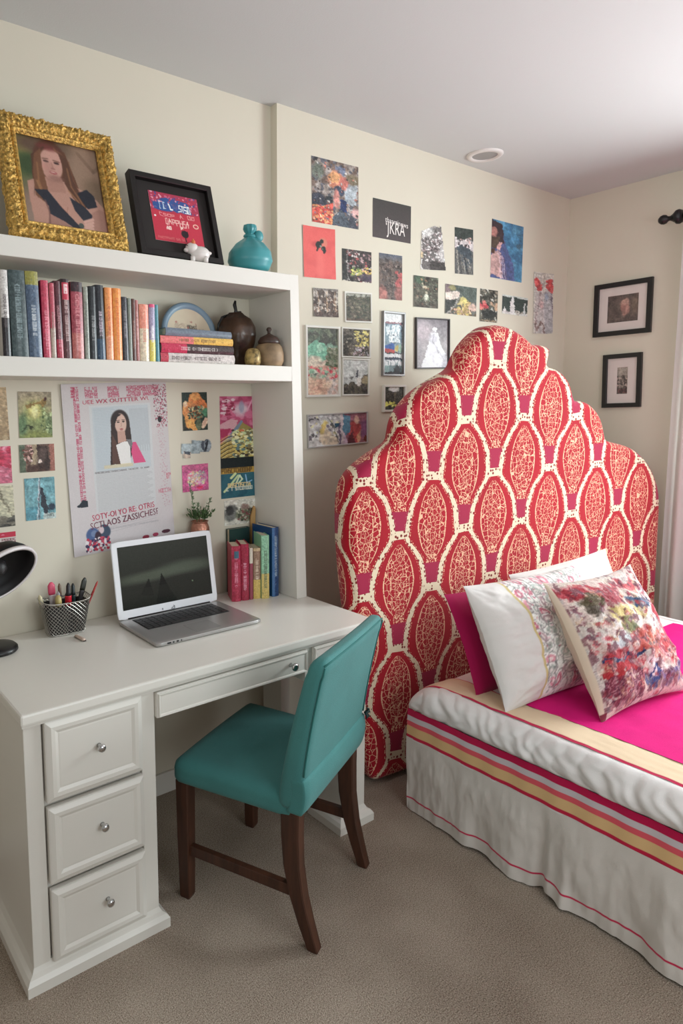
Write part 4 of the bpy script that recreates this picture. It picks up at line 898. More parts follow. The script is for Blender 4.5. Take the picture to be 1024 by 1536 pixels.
cv = CV(50, 54, (206, 80, 142), 60).blotch((190, 66, 126), 8, .5, .2, .6).rect(0, 0, 1, .2, (200, 86, 136)).ell(.42, .5, .24, .28, (222, 170, 150), 0, .3, .9).ell(.7, .5, .2, .26, (206, 150, 180), 0, .3, .9).spots([(236, 210, 150), (176, 190, 180), (222, 90, 140), (216, 196, 206)], 70, .02, .04, .2, .24, .86, .76).ell(.62, .84, .12, .06, (216, 20, 90), 0, .3).line([(.5, .1), (.46, .9)], .008, (170, 90, 120), .6).grain(10)
picture('art_print', 'small square bright pink print above the potted sprig', 'picture', cv, q(272, 698, 311, 695, 313, 735, 274, 738), val=NV, group=G3)
# tall pink and gold collage poster
cv = CV(76, 226, (190, 66, 110), 61).blotch((160, 46, 86), 6, .5, .2, .7, y1=.62).blotch((216, 130, 160), 7, .6, .15, .7, y1=.6).ell(.6, .2, .24, .09, (214, 190, 200), 0, .8, .9).ell(.62, .16, .08, .09, (150, 150, 176), 0, .5, .8).spots([(222, 190, 200), (206, 90, 130), (150, 30, 70)], 60, .01, .022, .05, .05, .4, .3).poly([(.0, .42), (.3, .34), (.5, .36), (.46, .5), (0, .48)], (206, 150, 160))
cv.ell(.85, .28, .13, .06, (206, 96, 136), 0, .3).line([(.78, .22), (.95, .04)], .008, (226, 150, 180)).poly([(.0, .5), (.3, .48), (.2, .6), (.02, .62)], (170, 26, 80))
cv.poly([(0, .72), (.2, .62), (.58, .37), (1, .52), (1, .945), (0, .96)], (150, 130, 60))
cv.poly([(.2, .62), (.6, .36), (.66, .38), (.3, .66), (.05, .70)], (110, 130, 160), .9)
for k in range(26):
    y0 = .5+k*.02; cv.line([(0, y0+.16), (.2, y0+.10), (.45, y0+.06), (.6, y0+.1)], .0045, [(206, 170, 70), (70, 50, 30), (226, 206, 130)][k % 3], .9)
cv.spots([(206, 186, 90), (60, 50, 40), (196, 206, 150), (120, 110, 70), (90, 120, 120), (230, 220, 170)], 230, .010, .022, .36, .5, 1, .94).ell(.62, .52, .08, .02, (206, 110, 60))
cv.rect(0, .935, 1, 1, (0, 0, 0))
h3 = CV(76, 226, (14, 24, 26), 62); cv.a[int(.935*226):] = (16, 26, 28)
full = CV(80, 250, (16, 26, 28), 63)
full.a[:150] = cv.a[np.linspace(0, int(.93*226)-1, 150).astype(int)][:, np.linspace(0, 75, 80).astype(int)]
full.rect(0, .60, 1, .70, (16, 28, 30)).rect(0, .70, 1, .755, (186, 146, 40)).scrib(.02, .70, .98, .755, (110, 80, 30), 1, 14, .005).rect(0, .755, 1, 1, (30, 96, 112)).blotch((20, 78, 96), 6, .5, .2, .6, y0=.76)
full.line([(.1, .93), (.3, .86), (.5, .78)], .010, (190, 210, 150)).line([(.3, .8), (.42, .76)], .012, (206, 216, 150)).line([(.45, .85), (.55, .78), (.62, .82), (.5, .86)], .008, (206, 220, 180)).line([(.72, .78), (.76, .86), (.9, .84)], .006, (130, 180, 220)).scrib(.2, .85, .88, .90, (216, 190, 130), 1, 9, .004).scrib(.16, .89, .92, .93, (206, 206, 190), 1, 12, .004).grain(8)
picture('poster', 'tall pink and gold collage poster with a teal lettered foot', 'poster', full, q(326, 594, 379, 595, 383, 744, 334, 747), val=NV, group=G3)
cv = CV(56, 46, (206, 202, 190), 64).ell(.2, .5, .2, .32, (110, 112, 108), .4, .3).ell(.14, .4, .12, .18, (60, 60, 60), 0, .4).ell(.66, .62, .34, .24, (106, 112, 86), .1, .3).spots([(66, 72, 58), (150, 150, 126), (130, 70, 70), (180, 176, 160)], 90, .02, .045, .36, .34, .98, .86).ell(.62, .3, .12, .12, (150, 120, 110), 0, .4).grain(8)
picture('photo_print', 'white edged photo of grey and green foliage below the tall collage poster', 'photo', cv, q(335, 750, 384, 748, 386, 784, 337, 787), val=NV, group=G3)

# ------------------------------------------------------------------ the big poster
cp = q(94, 577, 246, 571, 262, 806, 107, 838)
W2, H2 = 256, 394
cv = CV(W2, H2, (206, 197, 198), 70).grad((202, 194, 193), (206, 198, 200)).blotch((214, 205, 207), 4, .5, .3, .5)
cv.rect(.24, .13, .83, .76, (203, 204, 205)).rect(.26, .14, .80, .52, (190, 198, 203), .9)
for k in range(40): cv.line([(.28, .15+k*.009), (.46+.02*math.sin(k*2), .15+k*.009)], .0012, (150, 172, 186), .6)
for k in range(16): cv.line([(.62+k*.012, .16), (.62+k*.012, .40+.02*math.sin(k*3))], .0014, (150, 152, 158), .6)
# the woman in the poster
cv.ell(.52, .23, .088, .068, (52, 40, 38), 0, .15).poly([(.435, .22), (.61, .22), (.63, .42), (.60, .46), (.40, .49), (.42, .35)], (58, 42, 38)).poly([(.435, .3), (.42, .48), (.50, .49), (.49, .38)], (92, 62, 52))
cv.ell(.525, .245, .056, .060, (214, 176, 158), 0, .15).poly([(.49, .29), (.56, .29), (.57, .35), (.49, .36)], (196, 152, 134)).poly([(.468, .37), (.53, .355), (.60, .35), (.60, .49), (.50, .49)], (230, 226, 222))
cv.poly([(.63, .36), (.66, .36), (.73, .46), (.75, .49), (.63, .49), (.61, .42)], (222, 62, 124)).poly([(.57, .34), (.62, .345), (.63, .37), (.61, .40)], (120, 118, 120)).poly([(.455, .2), (.5, .185), (.54, .19), (.5, .205), (.475, .24), (.465, .27)], (44, 34, 32))
cv.ell(.503, .235, .013, .0048, (60, 42, 38)).ell(.553, .233, .013, .0048, (60, 42, 38)).line([(.488, .226), (.515, .224)], .0018, (70, 50, 44)).line([(.54, .223), (.566, .224)], .0018, (70, 50, 44)).line([(.53, .24), (.533, .258), (.524, .26)], .0015, (176, 128, 112)).ell(.53, .277, .019, .0045, (176, 92, 92)).ell(.53, .285, .014, .003, (190, 140, 128))
cv.rect(.34, .485, .62, .505, (214, 200, 160), .8)
for k in range(28):
    y_ = .53+k*.0083; cv.line([(.26, y_), (.78+.03*math.sin(k*5), y_-.004)], .0011, (156, 156, 160), .75)
cv.scrib(.25, .518, .78, .528, (120, 116, 118), 1, 40, .001)
RED = (190, 44, 84)
cv.scrib(.21, .022, .92, .088, RED, 4, 40, .0015, .85, .8).put(((cv.X > .33) & (cv.X < .42) | (cv.X > .53) & (cv.X < .60)) & (cv.Y > .02) & (cv.Y < .088), (208, 198, 198))
def vscrib(x0, x1, y0, y1, col, n, wd=.0014, al=.85):
    st = (y1-y0)/n
    for k in range(n): cv.scrib(x0, y0+k*st, x1, y0+k*st+st*.85, col, 1, 2, wd, al)
vscrib(.10, .155, .02, .68, RED, 56, .0015)
vscrib(.085, .12, .02, .10, RED, 5, .002)
for k in range(230):
    x_, y_ = rd.uniform(.86, 1.0), rd.uniform(.02, .28); cv.ell(x_, y_, .006, .0032, [(176, 60, 90), (110, 60, 70), (190, 100, 120)][k % 3], 0, .3)
for k in range(150):
    x_, y_ = rd.uniform(.89, .97), rd.uniform(.28, .78); cv.ell(x_, y_, .005, .0022, (196, 140, 156), 0, .3, .8)
cv.ell(.915, .235, .02, .018, (40, 34, 40)).poly([(.07, .705), (.12, .67), (.165, .68), (.165, .715), (.1, .715)], (40, 48, 58)).ell(.085, .705, .022, .008, (40, 48, 58))
cv.scrib(.86, .665, .99, .695, (200, 80, 108), 1, 6, .0013).scrib(.95, .57, 1, .61, (200, 60, 90), 2, 3, .0014).scrib(.18, .86, .84, .872, (160, 156, 160), 1, 40, .001, .6)
for yy in (.80, .815, .83): cv.line([(.3, yy+.06), (.82, yy+.03)], .001, (170, 166, 172), .7)
cv.ell(.185, .885, .06, .042, (70, 96, 146), .3, .2).ell(.30, .875, .055, .042, (58, 76, 100), -.4, .2).ell(.27, .865, .025, .022, (214, 190, 196), 0, .3).ell(.2, .88, .03, .02, (110, 130, 170), 0, .3).ell(.235, .90, .03, .03, (60, 40, 60), 0, .3)
cv.spots([(196, 30, 70), (206, 60, 90), (60, 50, 90), (230, 220, 224)], 130, .004, .010, .12, .91, .34, .985)
cv.ell(.70, .955, .035, .012, (150, 30, 60)).ell(.80, .95, .03, .012, (170, 40, 80)).ell(.91, .94, .045, .012, (80, 30, 50)).grain(5)
c_, W_, H_, an_ = place(cp, 'y', NV)
po = picture('poster', 'large whitish pink lettered poster with a long haired woman, behind the laptop', 'poster', cv, cp, val=NV, group=G3, curl=.004, gain=1.0)
MT = Matrix.Translation((0, -.0030, 0)) @ Matrix.Rotation(an_, 4, 'Y').inverted() @ Matrix.Rotation(R(90), 4, 'X')
def ptxt(sn, st, sz, x, y, stx, mt, rot=0):
    m = MB(); m.text(st, sz*H_, MT @ Matrix.Translation(((x-.5)*W_, (.5-y)*H_, 0)) @ Matrix.Rotation(R(rot), 4, 'Z') @ Matrix.Diagonal((stx, 1, 1, 1))); return m.build(sn, mt, po)
M_red = mat('red_lettering', RED, .7); M_dk = mat('dark_red_lettering', (110, 44, 66), .7)
ptxt('lettering', '(UEE WX OUTTTER WU)', .034, .51, .105, 1.25, M_red, 1)
ptxt('lettering', 'SOTY-OI YO RE: OTRIS', .050, .50, .775, .82, M_red, 4)
ptxt('lettering', 'SCTLAOS ZASSICHESE', .056, .51, .822, .84, M_dk, 4)

# ------------------------------------------------------------------ top shelf: gilt framed portrait
M_gold = mat('gilt_plaster', (206, 168, 92), .45, metal=.6, bump=1.0, bscale=170, var=.6, vscale=110)
zt = 2.0005
t = thing('picture_frame', 'ornate gold framed portrait of a woman in a black dress, leaning on the top shelf', 'picture', (.434, -.175, zt), (R(-17), 0, 0))
FW, FH, FB = .372, .402, .052
m = MB()
def gring(i, y): return [(-FW/2+i, y, i), (FW/2-i, y, i), (FW/2-i, y, FH-i), (-FW/2+i, y, FH-i)]
prof_g = [(0, 0), (0, -.012), (.006, -.024), (.02, -.032), (.034, -.028), (.042, -.020), (.046, -.024), (.050, -.026), (.054, -.022), (.060, -.012), (FB, -.006)]
NS = 90
def gfn(u, v):
    k = v*(len(prof_g)-1); i = min(int(k), len(prof_g)-2); f = k-i; ins = prof_g[i][0]*(1-f)+prof_g[i+1][0]*f; yy = prof_g[i][1]*(1-f)+prof_g[i+1][1]*f
    c4 = gring(ins, yy); s = u*4; a = int(s) % 4; g = s-int(s) if u < 1 else 0
    p = Vector(c4[a]).lerp(Vector(c4[(a+1) % 4]), g)
    if ins < .043:
        o_ = abs(noise.noise(p*85))*.013+abs(noise.noise(p*190))*.011-.006
        lo = abs(math.sin(g*PI*12))*.004 if .004 < ins < .04 else 0
        p.y -= o_+lo
        if ins < .004:
            sc = .006*noise.noise(p*50); p += Vector(((-1 if p.x < 0 else 1)*sc*(abs(abs(p.x)-FW/2) < .01), 0, sc*(p.z > FH-.01)))
    return p
m.grid(gfn, 6*NS, 60, closeu=True, flip=False, smooth=True)
m.build('frame', M_gold, t)
cvp = CV(150, 166, (132, 112, 92), 80)
cvp.grad((112, 92, 72), (150, 126, 112)).ell(.06, .2, .16, .36, (88, 104, 60), 0, .7).ell(.1, .12, .1, .1, (160, 140, 70), 0, .7, .7).ell(.14, .34, .1, .12, (60, 80, 48), 0, .7).ell(.85, .3, .28, .4, (150, 120, 98), 0, .8).line([(.74, .1), (.9, .28), (1, .2)], .02, (120, 92, 72), .6).ell(.9, .5, .16, .12, (122, 98, 76), .4, .7).ell(.3, .1, .3, .1, (100, 78, 62), 0, .8)
HR = (104, 64, 42)
cvp.ell(.40, .27, .20, .25, (92, 54, 40), 0, .12).poly([(.2, .25), (.3, .12), (.58, .12), (.66, .4), (.74, .7), (.70, .74), (.58, .60), (.55, .4), (.28, .45), (.30, .66), (.16, .62), (.17, .4)], (100, 62, 42))
cvp.poly([(.10, .52), (.28, .44), (.56, .46), (.84, .56), (1, .72), (1, 1), (.12, 1), (.1, .7)], (184, 136, 118))
cvp.poly([(.32, .42), (.50, .42), (.53, .58), (.33, .6)], (172, 124, 107)).ell(.40, .29, .130, .175, (196, 146, 130), .05, .10).ell(.44, .20, .10, .08, (202, 150, 134), 0, .5)
cvp.ell(.38, .105, .11, .035, (118, 50, 50), .1, .8, .7)
for k in range(34):
    s0 = -1 if k % 2 else 1; o_ = rd.uniform(0, .10); xx = .40+s0*(.15+o_*.7)
    cvp.line([(.40+s0*.06, .09+o_*.3), (xx, .22), (xx+s0*rd.uniform(-.02, .02), .42), (xx+s0*rd.uniform(-.02, .04)+(.10 if s0 > 0 else 0), rd.uniform(.58, .70))], .003, [(140, 92, 60), (78, 46, 34), (122, 78, 52), (92, 56, 40)][k % 4], .45)
cvp.poly([(.22, .2), (.30, .13), (.29, .32), (.31, .48), (.33, .66), (.26, .72), (.17, .66), (.18, .4)], (118, 76, 50)).poly([(.50, .13), (.60, .20), (.63, .42), (.76, .70), (.70, .74), (.60, .62), (.53, .48), (.53, .28)], (92, 58, 42)).line([(.24, .3), (.23, .5), (.28, .68)], .008, (156, 108, 66), .7).line([(.58, .3), (.6, .5), (.72, .7)], .008, (150, 104, 66), .7).line([(.21, .5), (.26, .68)], .01, (176, 128, 80), .6).line([(.56, .55), (.66, .66)], .009, (166, 116, 72), .7)
cvp.ell(.345, .262, .032, .012, (70, 44, 42), .05, .3).ell(.465, .265, .032, .013, (66, 42, 42), .1, .3).line([(.31, .238), (.37, .232)], .006, (96, 62, 50), .8).line([(.43, .238), (.50, .246)], .006, (96, 62, 50), .8).line([(.405, .27), (.415, .32), (.40, .335)], .006, (166, 112, 98), .7).ell(.415, .335, .028, .010, (150, 96, 86), 0, .4, .8).ell(.41, .378, .046, .017, (166, 74, 76), .1, .2).ell(.41, .374, .030, .006, (214, 180, 172), .1, .2).ell(.32, .33, .03, .03, (206, 142, 126), 0, .8, .6)
cvp.poly([(.16, .60), (.31, .58), (.44, .74), (.58, .88), (.70, .99), (.62, 1), (.46, .90), (.30, .84), (.30, .76), (.22, .66)], (40, 44, 56)).poly([(.56, .62), (.72, .70), (.80, .78), (.78, .90), (.70, .88), (.60, .76)], (40, 44, 56)).poly([(.66, .56), (.78, .50), (.86, .56), (.88, .68), (.76, .72), (.70, .64)], (34, 38, 50))
cvp.poly([(.30, .84), (.46, .90), (.60, .98), (.60, 1), (.24, 1), (.28, .9)], (164, 118, 104)).line([(.27, .7), (.30, .82), (.28, 1)], .008, (120, 80, 72), .8).poly([(.80, .76), (.9, .7), (1, .74), (1, 1), (.78, 1)], (170, 122, 106))
for k in range(4): cvp.line([(.80-.005*k, .83+k*.035), (.70, .87+k*.035)], .016, (206, 158, 142)).line([(.80, .848+k*.035), (.71, .888+k*.035)], .003, (140, 90, 82), .7)
cvp.ell(.43, .44, .09, .035, (140, 96, 84), 0, .9, .7).ell(.36, .34, .05, .08, (178, 124, 110), .2, .9, .5).blur(1).ell(.65, .92, .03, .03, (76, 84, 80)).line([(.42, .72), (.5, .80), (.52, .74)], .003, (150, 90, 70), .7).grain(5)
m = MB(); canvas_grid(m, cvp, FW-2*FB+.004, FH-2*FB+.004, -.006, None, 1.05, Matrix.Translation((0, 0, FH/2))); m.build('portrait', M_gloss, t)
MB().box((-FW/2+.02, -.002, .02), (FW/2-.02, .004, FH-.02)).build('backing', mat('backing_board', (96, 74, 52), .9), t)
# black shadow box
t = thing('picture_frame', 'black box frame around a small crimson and blue print on the top shelf', 'picture', (.820, -.168, zt), (R(-16), 0, 0))
W_, H_ = .318, .292
m = MB(); frame_ring(m, W_, H_, .020, 0, -.030, Matrix.Translation((0, 0, H_/2))); m.build('frame', M_frames['black'], t)
MB().box((-W_/2+.018, -.012, .018), (W_/2-.018, -.002, H_-.018)).build('mount', mat('black_mount', (36, 30, 29), .8), t)
cv = CV(180, 166, (196, 16, 56), 90).rect(0, 0, 1, .38, (176, 30, 70)).poly([(.38, .08), (.78, .14), (.82, .36), (.06, .36), (.06, .2)], (30, 80, 150)).spots([(206, 90, 130), (60, 70, 140), (190, 30, 70), (226, 150, 170)], 110, .012, .026, 0, 0, 1, .34).poly([(.1, .2), (.8, .2), (.82, .36), (.1, .36)], (30, 78, 150), .7)
cv.line([(.36, .22), (.4, .32), (.46, .34)], .015, (240, 240, 240)).scrib(.5, .2, .8, .36, (240, 240, 236), 1, 5, .010).scrib(.18, .18, .3, .34, (190, 210, 226), 1, 3, .008).scrib(.16, .40, .88, .50, (240, 190, 176), 1, 9, .007, .8, .6).scrib(.18, .52, .74, .66, (244, 206, 190), 1, 8, .008, .9, .65).warp(.02, 12).ell(.88, .6, .06, .05, (232, 180, 160)).ell(.88, .6, .04, .03, (196, 16, 56)).ell(.07, .5, .02, .02, (240, 230, 226)).scrib(.26, .68, .36, .75, (240, 200, 190), 1, 2, .012).scrib(.5, .66, .6, .72, (240, 206, 190), 1, 2, .01).scrib(.06, .9, .6, .96, (216, 120, 110), 1, 18, .003).ell(.62, .80, .075, .075, (40, 22, 30), 0, .15).poly([(.56, .72), (.60, .77), (.62, .71), (.65, .77), (.69, .72), (.68, .84), (.57, .84)], (40, 22, 30)).rect(.61, .85, .635, .96, (40, 22, 30)).grain(8)
m = MB(); canvas_grid(m, cv, .190, .176, -.0135, None, 1.1, Matrix.Translation((.005, 0, .152))); m.build('print', M_gloss, t)
# white piggy / cat figurine
t = thing('figurine', 'little white china animal with an orange ear on the top shelf', 'figurine', (.872, -.190, zt), (0, 0, R(-25)))
M_china = mat('white_china', (232, 226, 222), .3, spec=.6)
def blob(m, c, r, n=14, col=None, M=None):
    bm = bmesh.new(); bmesh.ops.create_uvsphere(bm, u_segments=n*2, v_segments=n, radius=1)
    for v in bm.verts: v.co = Vector((c[0]+v.co.x*r[0], c[1]+v.co.y*r[1], c[2]+v.co.z*r[2]))
    return m.bm(bm, col, True, M)
m = MB(); blob(m, (.008, 0, .030), (.036, .026, .026)); blob(m, (-.018, -.006, .046), (.022, .021, .020)); blob(m, (-.036, -.010, .040), (.010, .010, .008)); blob(m, (.042, 0, .034), (.008, .006, .006))
for x_, y_ in ((-.016, -.014), (-.016, .014), (.028, -.014), (.028, .014)): m.lathe([(.008, 0), (.009, .012), (.008, .02)], 12, c=(x_, y_, 0))
m.build('body', M_china, t)
for y_, cc in ((-.014, 'a'), (.012, 'b')):
    m = MB().lathe([(.008, 0), (.007, .008), (.0, .018)], 10, c=(-.014, y_, .060)); m.build('ear', mat('orange_glaze', (222, 120, 76), .35) if cc == 'a' else M_china, t)
blob(MB(), (-.036, -.026, .052), (.002, .002, .002)).build('eye', M_black, t)
# teal knotted vase
t = thing('vase', 'round turquoise vase shaped like a knotted bag on the top shelf', 'vase', (1.136, -.135, zt), (0, 0, R(10)))
M_turq = mat('turquoise_glaze', (66, 150, 156), .42, coat=.1, var=.08, vscale=8)
def vf(u, v):
    th = u*2*PI; pr = [(0, 0), (.045, .001), (.070, .016), (.083, .045), (.078, .078), (.055, .105), (.028, .124), (.015, .134), (.0125, .142), (.021, .152), (.025, .162), (.023, .174), (.015, .177), (.010, .168)]
    k = v*(len(pr)-1); i = min(int(k), len(pr)-2); f = k-i; r = pr[i][0]*(1-f)+pr[i+1][0]*f; z = pr[i][1]*(1-f)+pr[i+1][1]*f
    fold = 1+.05*math.sin(th*9+z*10)*ss(.05, .12, z)
    return (r*fold*math.cos(th), r*fold*math.sin(th), z)
MB().grid(vf, 72, 52, closeu=True).build('body', M_turq, t)
m = MB(); m.tube([(-.018, 0, .136), (0, -.020, .134), (.018, -.006, .136), (.012, .016, .137), (-.012, .014, .137), (-.018, 0, .136)], .0065, 10); blob(m, (.030, -.016, .138), (.020, .015, .021)); m.tube([(.015, -.01, .136), (.028, -.014, .134)], .007, 8)
m.build('knot', M_turq, t)

# ------------------------------------------------------------------ books
rb = random.Random(9)
def book(label, cols, W_, H_, D_, loc, rz=0, lean=0, group=None, txt=(225, 215, 200), top=None, seed=1, base=None, lie=False, sp=None):
    """cover > printed spine at -y; W_ thickness, H_ height, D_ depth"""
    rot = (0, R(lean), R(rz)) if not lie else (0, R(90), R(rz))
    t = thing('book', label, 'book', loc, rot, group)
    w_ = max(8, int(W_*700)); h_ = max(30, int(H_*640))
    cv = CV(w_, h_, cols, seed).blotch(tuple(int(x*.85) for x in cols), 4, .5, .2, .5)
    if top: cv.rect(0, 0, 1, top[1], top[0])
    if base: cv.rect(0, base[1], 1, 1, base[0])
    n = max(9, int(h_/6.5)); x0_, x1_ = (.30, .72)
    rr = random.Random(seed)
    a, b_ = sorted((rr.uniform(.12, .4), rr.uniform(.6, .92)))
    st = (b_-a)/n*1.15
    if txt is not None:
        k = 0
        while a+k*st < b_:
            cv.scrib(x0_, a+k*st, x1_, a+k*st+st*.86, txt, 1, 1, .5/h_*1.1, .75); k += 1
        cv.spots([txt, tuple(int(x*.6) for x in cols), tuple(min(255, int(x*1.25)) for x in cols)], 14, 1.0/h_, 2/h_, .08, .03, .92, .97, .3).grain(14, 9).grain(10, 20)
    if sp: sp(cv)
    cv.grain(9)
    T = .0022; c = cv.lin(1.2); side = tuple(s2l(np.array(cols, float)/255)*1.15)
    m = MB(); rnd = min(.006, W_*.2)
    def fn(u, v): return ((u-.5)*W_, -D_/2-rnd*math.sin(PI*u)*.8, v*H_)
    def cf(u, v): return c[min(h_-1, int((1-v)*h_)), min(w_-1, int(u*w_))]
    m.grid(fn, w_-1, h_-1, cf)
    m.grid(lambda u, v: ((u-.5)*(W_-2*T), -D_/2+T-rnd*math.sin(PI*u)*.8, v*H_), 6, 1, lambda u, v: side, flip=True)
    m.box((-W_/2, -D_/2, 0), (-W_/2+T, D_/2, H_), side); m.box((W_/2-T, -D_/2, 0), (W_/2, D_/2, H_), side)
    m.build('cover', M_gloss, t)
    MB().box((-W_/2+T, -D_/2+.001, .003), (W_/2-T, D_/2-.004, H_-.003)).build('pages', M_pages, t)
    return t
GB = 'books standing on the lower shelf'
ZB = 1.6645; YS = -.195
def shelf_book(xb0, xb1, xt0, ty, label, cols, **k):
    """bottom left, bottom right, top left and top row of the spine as the photograph shows it"""
    y = YS+k.pop('dy', 0)
    a = at(xb0, 534, 'y', y); b_ = at(xb1, 534, 'y', y); tp = at(xt0, ty, 'y', y)
    H_ = tp.z-ZB; W_ = b_.x-a.x; lean = math.degrees(math.atan2(tp.x-a.x, H_)); D_ = k.pop('D', .15)
    lean = max(-4, min(4, lean*.8))
    off = W_/2
    return book(label, cols, W_*.97, H_, D_, (a.x+off, y+D_/2, ZB+abs(math.sin(R(lean)))*W_/2), 0, lean, GB, **k)
shelf_book(5, 17, -2, 404, 'white and black speckled book, leftmost in the shelf row', (196, 192, 188), txt=(90, 80, 80), base=((34, 28, 32), .55), seed=101)
shelf_book(19, 44, 10, 404, 'thick dark slate green book near the left end of the shelf row', (62, 78, 80), txt=(140, 160, 164), seed=102, D=.17)
shelf_book(44.5, 64, 35.5, 406, 'thick steel blue book with a yellow green top band', (72, 92, 116), top=((138, 134, 52), .16), txt=(200, 204, 206), seed=103, D=.17)
shelf_book(66, 77, 60, 420, 'crimson pink book, first red one from the left of the shelf row', (188, 44, 78), txt=(226, 150, 160), seed=104)
shelf_book(77.5, 85, 73, 424, 'cream spined book squeezed between the crimson and the maroon books', (176, 158, 142), txt=(150, 120, 110), top=((176, 60, 80), .6), seed=105)
shelf_book(86, 96, 79, 421, 'dark maroon book with pale lettering, just right of the cream spine', (84, 30, 42), txt=(200, 150, 150), base=((170, 30, 60), .75), seed=106)
shelf_book(96.5, 108, 90, 418, 'black topped maroon book with a crimson label', (94, 52, 56), top=((46, 30, 34), .05), txt=(214, 190, 184), seed=107, sp=lambda c: c.rect(.1, .05, .95, .26, (186, 26, 62)).scrib(.3, .07, .8, .22, (226, 190, 190), 4, 1, .008))
shelf_book(109, 126.5, 105, 422, 'wide dusty rose book with a black top band', (160, 60, 76), top=((54, 34, 40), .13), txt=(214, 150, 150), base=((176, 92, 86), .66), seed=108)
shelf_book(128, 135, 124, 430, 'narrow grey green book between the rose book and the black pair', (142, 146, 134), txt=(96, 100, 92), seed=109)
shelf_book(135.5, 146, 132, 429, 'left one of two black books left of the orange pair', (38, 42, 46), txt=(150, 150, 150), seed=110)
shelf_book(146.5, 159, 141, 427, 'right one of two black books, touching the orange pair', (34, 36, 44), txt=(196, 176, 190), base=((40, 66, 90), .72), seed=111)
shelf_book(160, 171, 156, 431, 'pale orange book, left one of the orange pair', (230, 140, 62), txt=(190, 90, 50), base=((226, 150, 106), .66), seed=112)
shelf_book(171.5, 184, 168, 432, 'bright orange book, right one of the orange pair', (242, 142, 34), txt=(206, 90, 20), seed=113)
shelf_book(185, 193.5, 181, 445, 'dark charcoal book just right of the orange pair', (58, 56, 62), txt=(130, 126, 130), seed=114)
shelf_book(194, 199, 191, 447, 'very thin grey green book right of the charcoal one', (128, 136, 124), txt=None, seed=115)
shelf_book(199.5, 204.5, 197, 448, 'thin dark brown book in the right half of the shelf row', (92, 56, 48), txt=(160, 110, 96), seed=116)
shelf_book(205, 209.5, 202, 450, 'thin dusty pink book left of the coral topped book', (172, 104, 100), txt=(210, 170, 160), seed=117)
shelf_book(210, 224, 208, 456, 'coral topped cream book near the right end of the shelf row', (214, 196, 166), top=((222, 130, 104), .42), txt=(200, 120, 96), seed=118)
shelf_book(224.5, 233.5, 223, 456, 'multicoloured book with yellow foot and pink head', (150, 140, 170), top=((206, 50, 104), .06), txt=(232, 228, 230), base=((206, 190, 60), .62), seed=119)
shelf_book(234, 239.5, 231, 457, 'thin teal book, rightmost in the shelf row', (54, 128, 142), txt=None, seed=120)
# lying stack
GS = 'books lying in a stack on the lower shelf'
def lying(xc, z, L_, th, D_, rz, label, cols, **k):
    # spine towards the room: thickness runs up, length along x
    t = book(label, cols, th, L_, D_, (xc-L_/2*math.cos(R(rz)), -.10-L_/2*math.sin(R(rz)), z+th/2), rz, 0, GS, lie=True, **k); return t
lying(.872, ZB, .292, .032, .19, -2, 'bottom book of the lying stack, white with black lettering', (206, 196, 192), txt=(70, 56, 56), base=((190, 60, 80), .9), seed=131)
lying(.870, ZB+.0325, .288, .031, .19, -1, 'middle book of the lying stack, dark with a crimson end', (70, 58, 58), txt=(214, 206, 200), base=((190, 30, 72), .66), seed=132)
lying(.869, ZB+.064, .286, .024, .19, -2, 'yellow and pink book, third from the bottom of the lying stack', (226, 176, 66), txt=(120, 90, 50), base=((226, 110, 110), .56), seed=133)
lying(.872, ZB+.0885, .275, .026, .18, 3, 'blue grey book on top of the lying stack', (104, 116, 130), txt=None, seed=134)
# round plate
t = thing('decorative_plate', 'round cream plate with a blue grey rim standing behind the stacked books', 'plate', (.935, -.045, ZB+.001), (R(-10), 0, 0))
m = MB(); T = Matrix.Translation((0, 0, .118)) @ Matrix.Diagonal((.92, .92, .92, 1)) @ Matrix.Rotation(R(90), 4, 'X')
m.lathe([(.102, 0), (.126, .002), (.128, .008), (.124, .013), (.112, .013), (.106, .008), (.102, .006)], 64, M=T, cap=False); m.build('rim', mat('blue_grey_glaze', (120, 142, 160), .4), t)
cv = CV(90, 90, (206, 188, 160), 140).blotch((196, 172, 146), 5, .5, .3, .6).scrib(.46, .34, .68, .66, (90, 80, 70), 6, 4, .010, .8).scrib(.2, .3, .44, .5, (160, 130, 110), 3, 5, .006, .6).scrib(.66, .4, .86, .6, (150, 120, 110), 3, 5, .006, .6).spots([(170, 90, 80)], 5, .01, .02, .2, .15, .8, .4)
c = cv.lin(1.2)
m = MB(); m.grid(lambda u, v: (v*.099*math.cos(u*2*PI), -.005-.0*v, .118+v*.099*math.sin(u*2*PI)), 64, 30, lambda u, v: c[min(89, max(0, int((.5-v*.5*math.sin(u*2*PI))*90))), min(89, max(0, int((.5+v*.5*math.cos(u*2*PI))*90)))], closeu=True)
m.build('plate_face', M_col, t)
# gourd bottle
M_gourd = mat('brown_gourd', (62, 42, 28), .35, var=.7, vscale=14, bump=.5, bscale=40)
t = thing('gourd_vase', 'dark brown gourd shaped vase with a stem, tallest ornament on the lower shelf', 'vase', (1.124, -.055, ZB), (0, 0, 0))
def gf(u, v):
    th = u*2*PI; pr = [(0, 0), (.050, .001), (.056, .02), (.060, .05), (.074, .09), (.078, .12), (.074, .15), (.058, .18), (.034, .196), (.026, .205), (.02, .2)]
    k = v*(len(pr)-1); i = min(int(k), len(pr)-2); f = k-i; r = pr[i][0]*(1-f)+pr[i+1][0]*f; z = pr[i][1]*(1-f)+pr[i+1][1]*f
    r *= 1+.05*math.cos(th*6)*(z > .03)+.05*noise.noise((math.cos(th)*2, math.sin(th)*2, z*20))
    return (r*math.cos(th), r*math.sin(th), z)
MB().grid(gf, 60, 44, closeu=True).build('body', M_gourd, t)
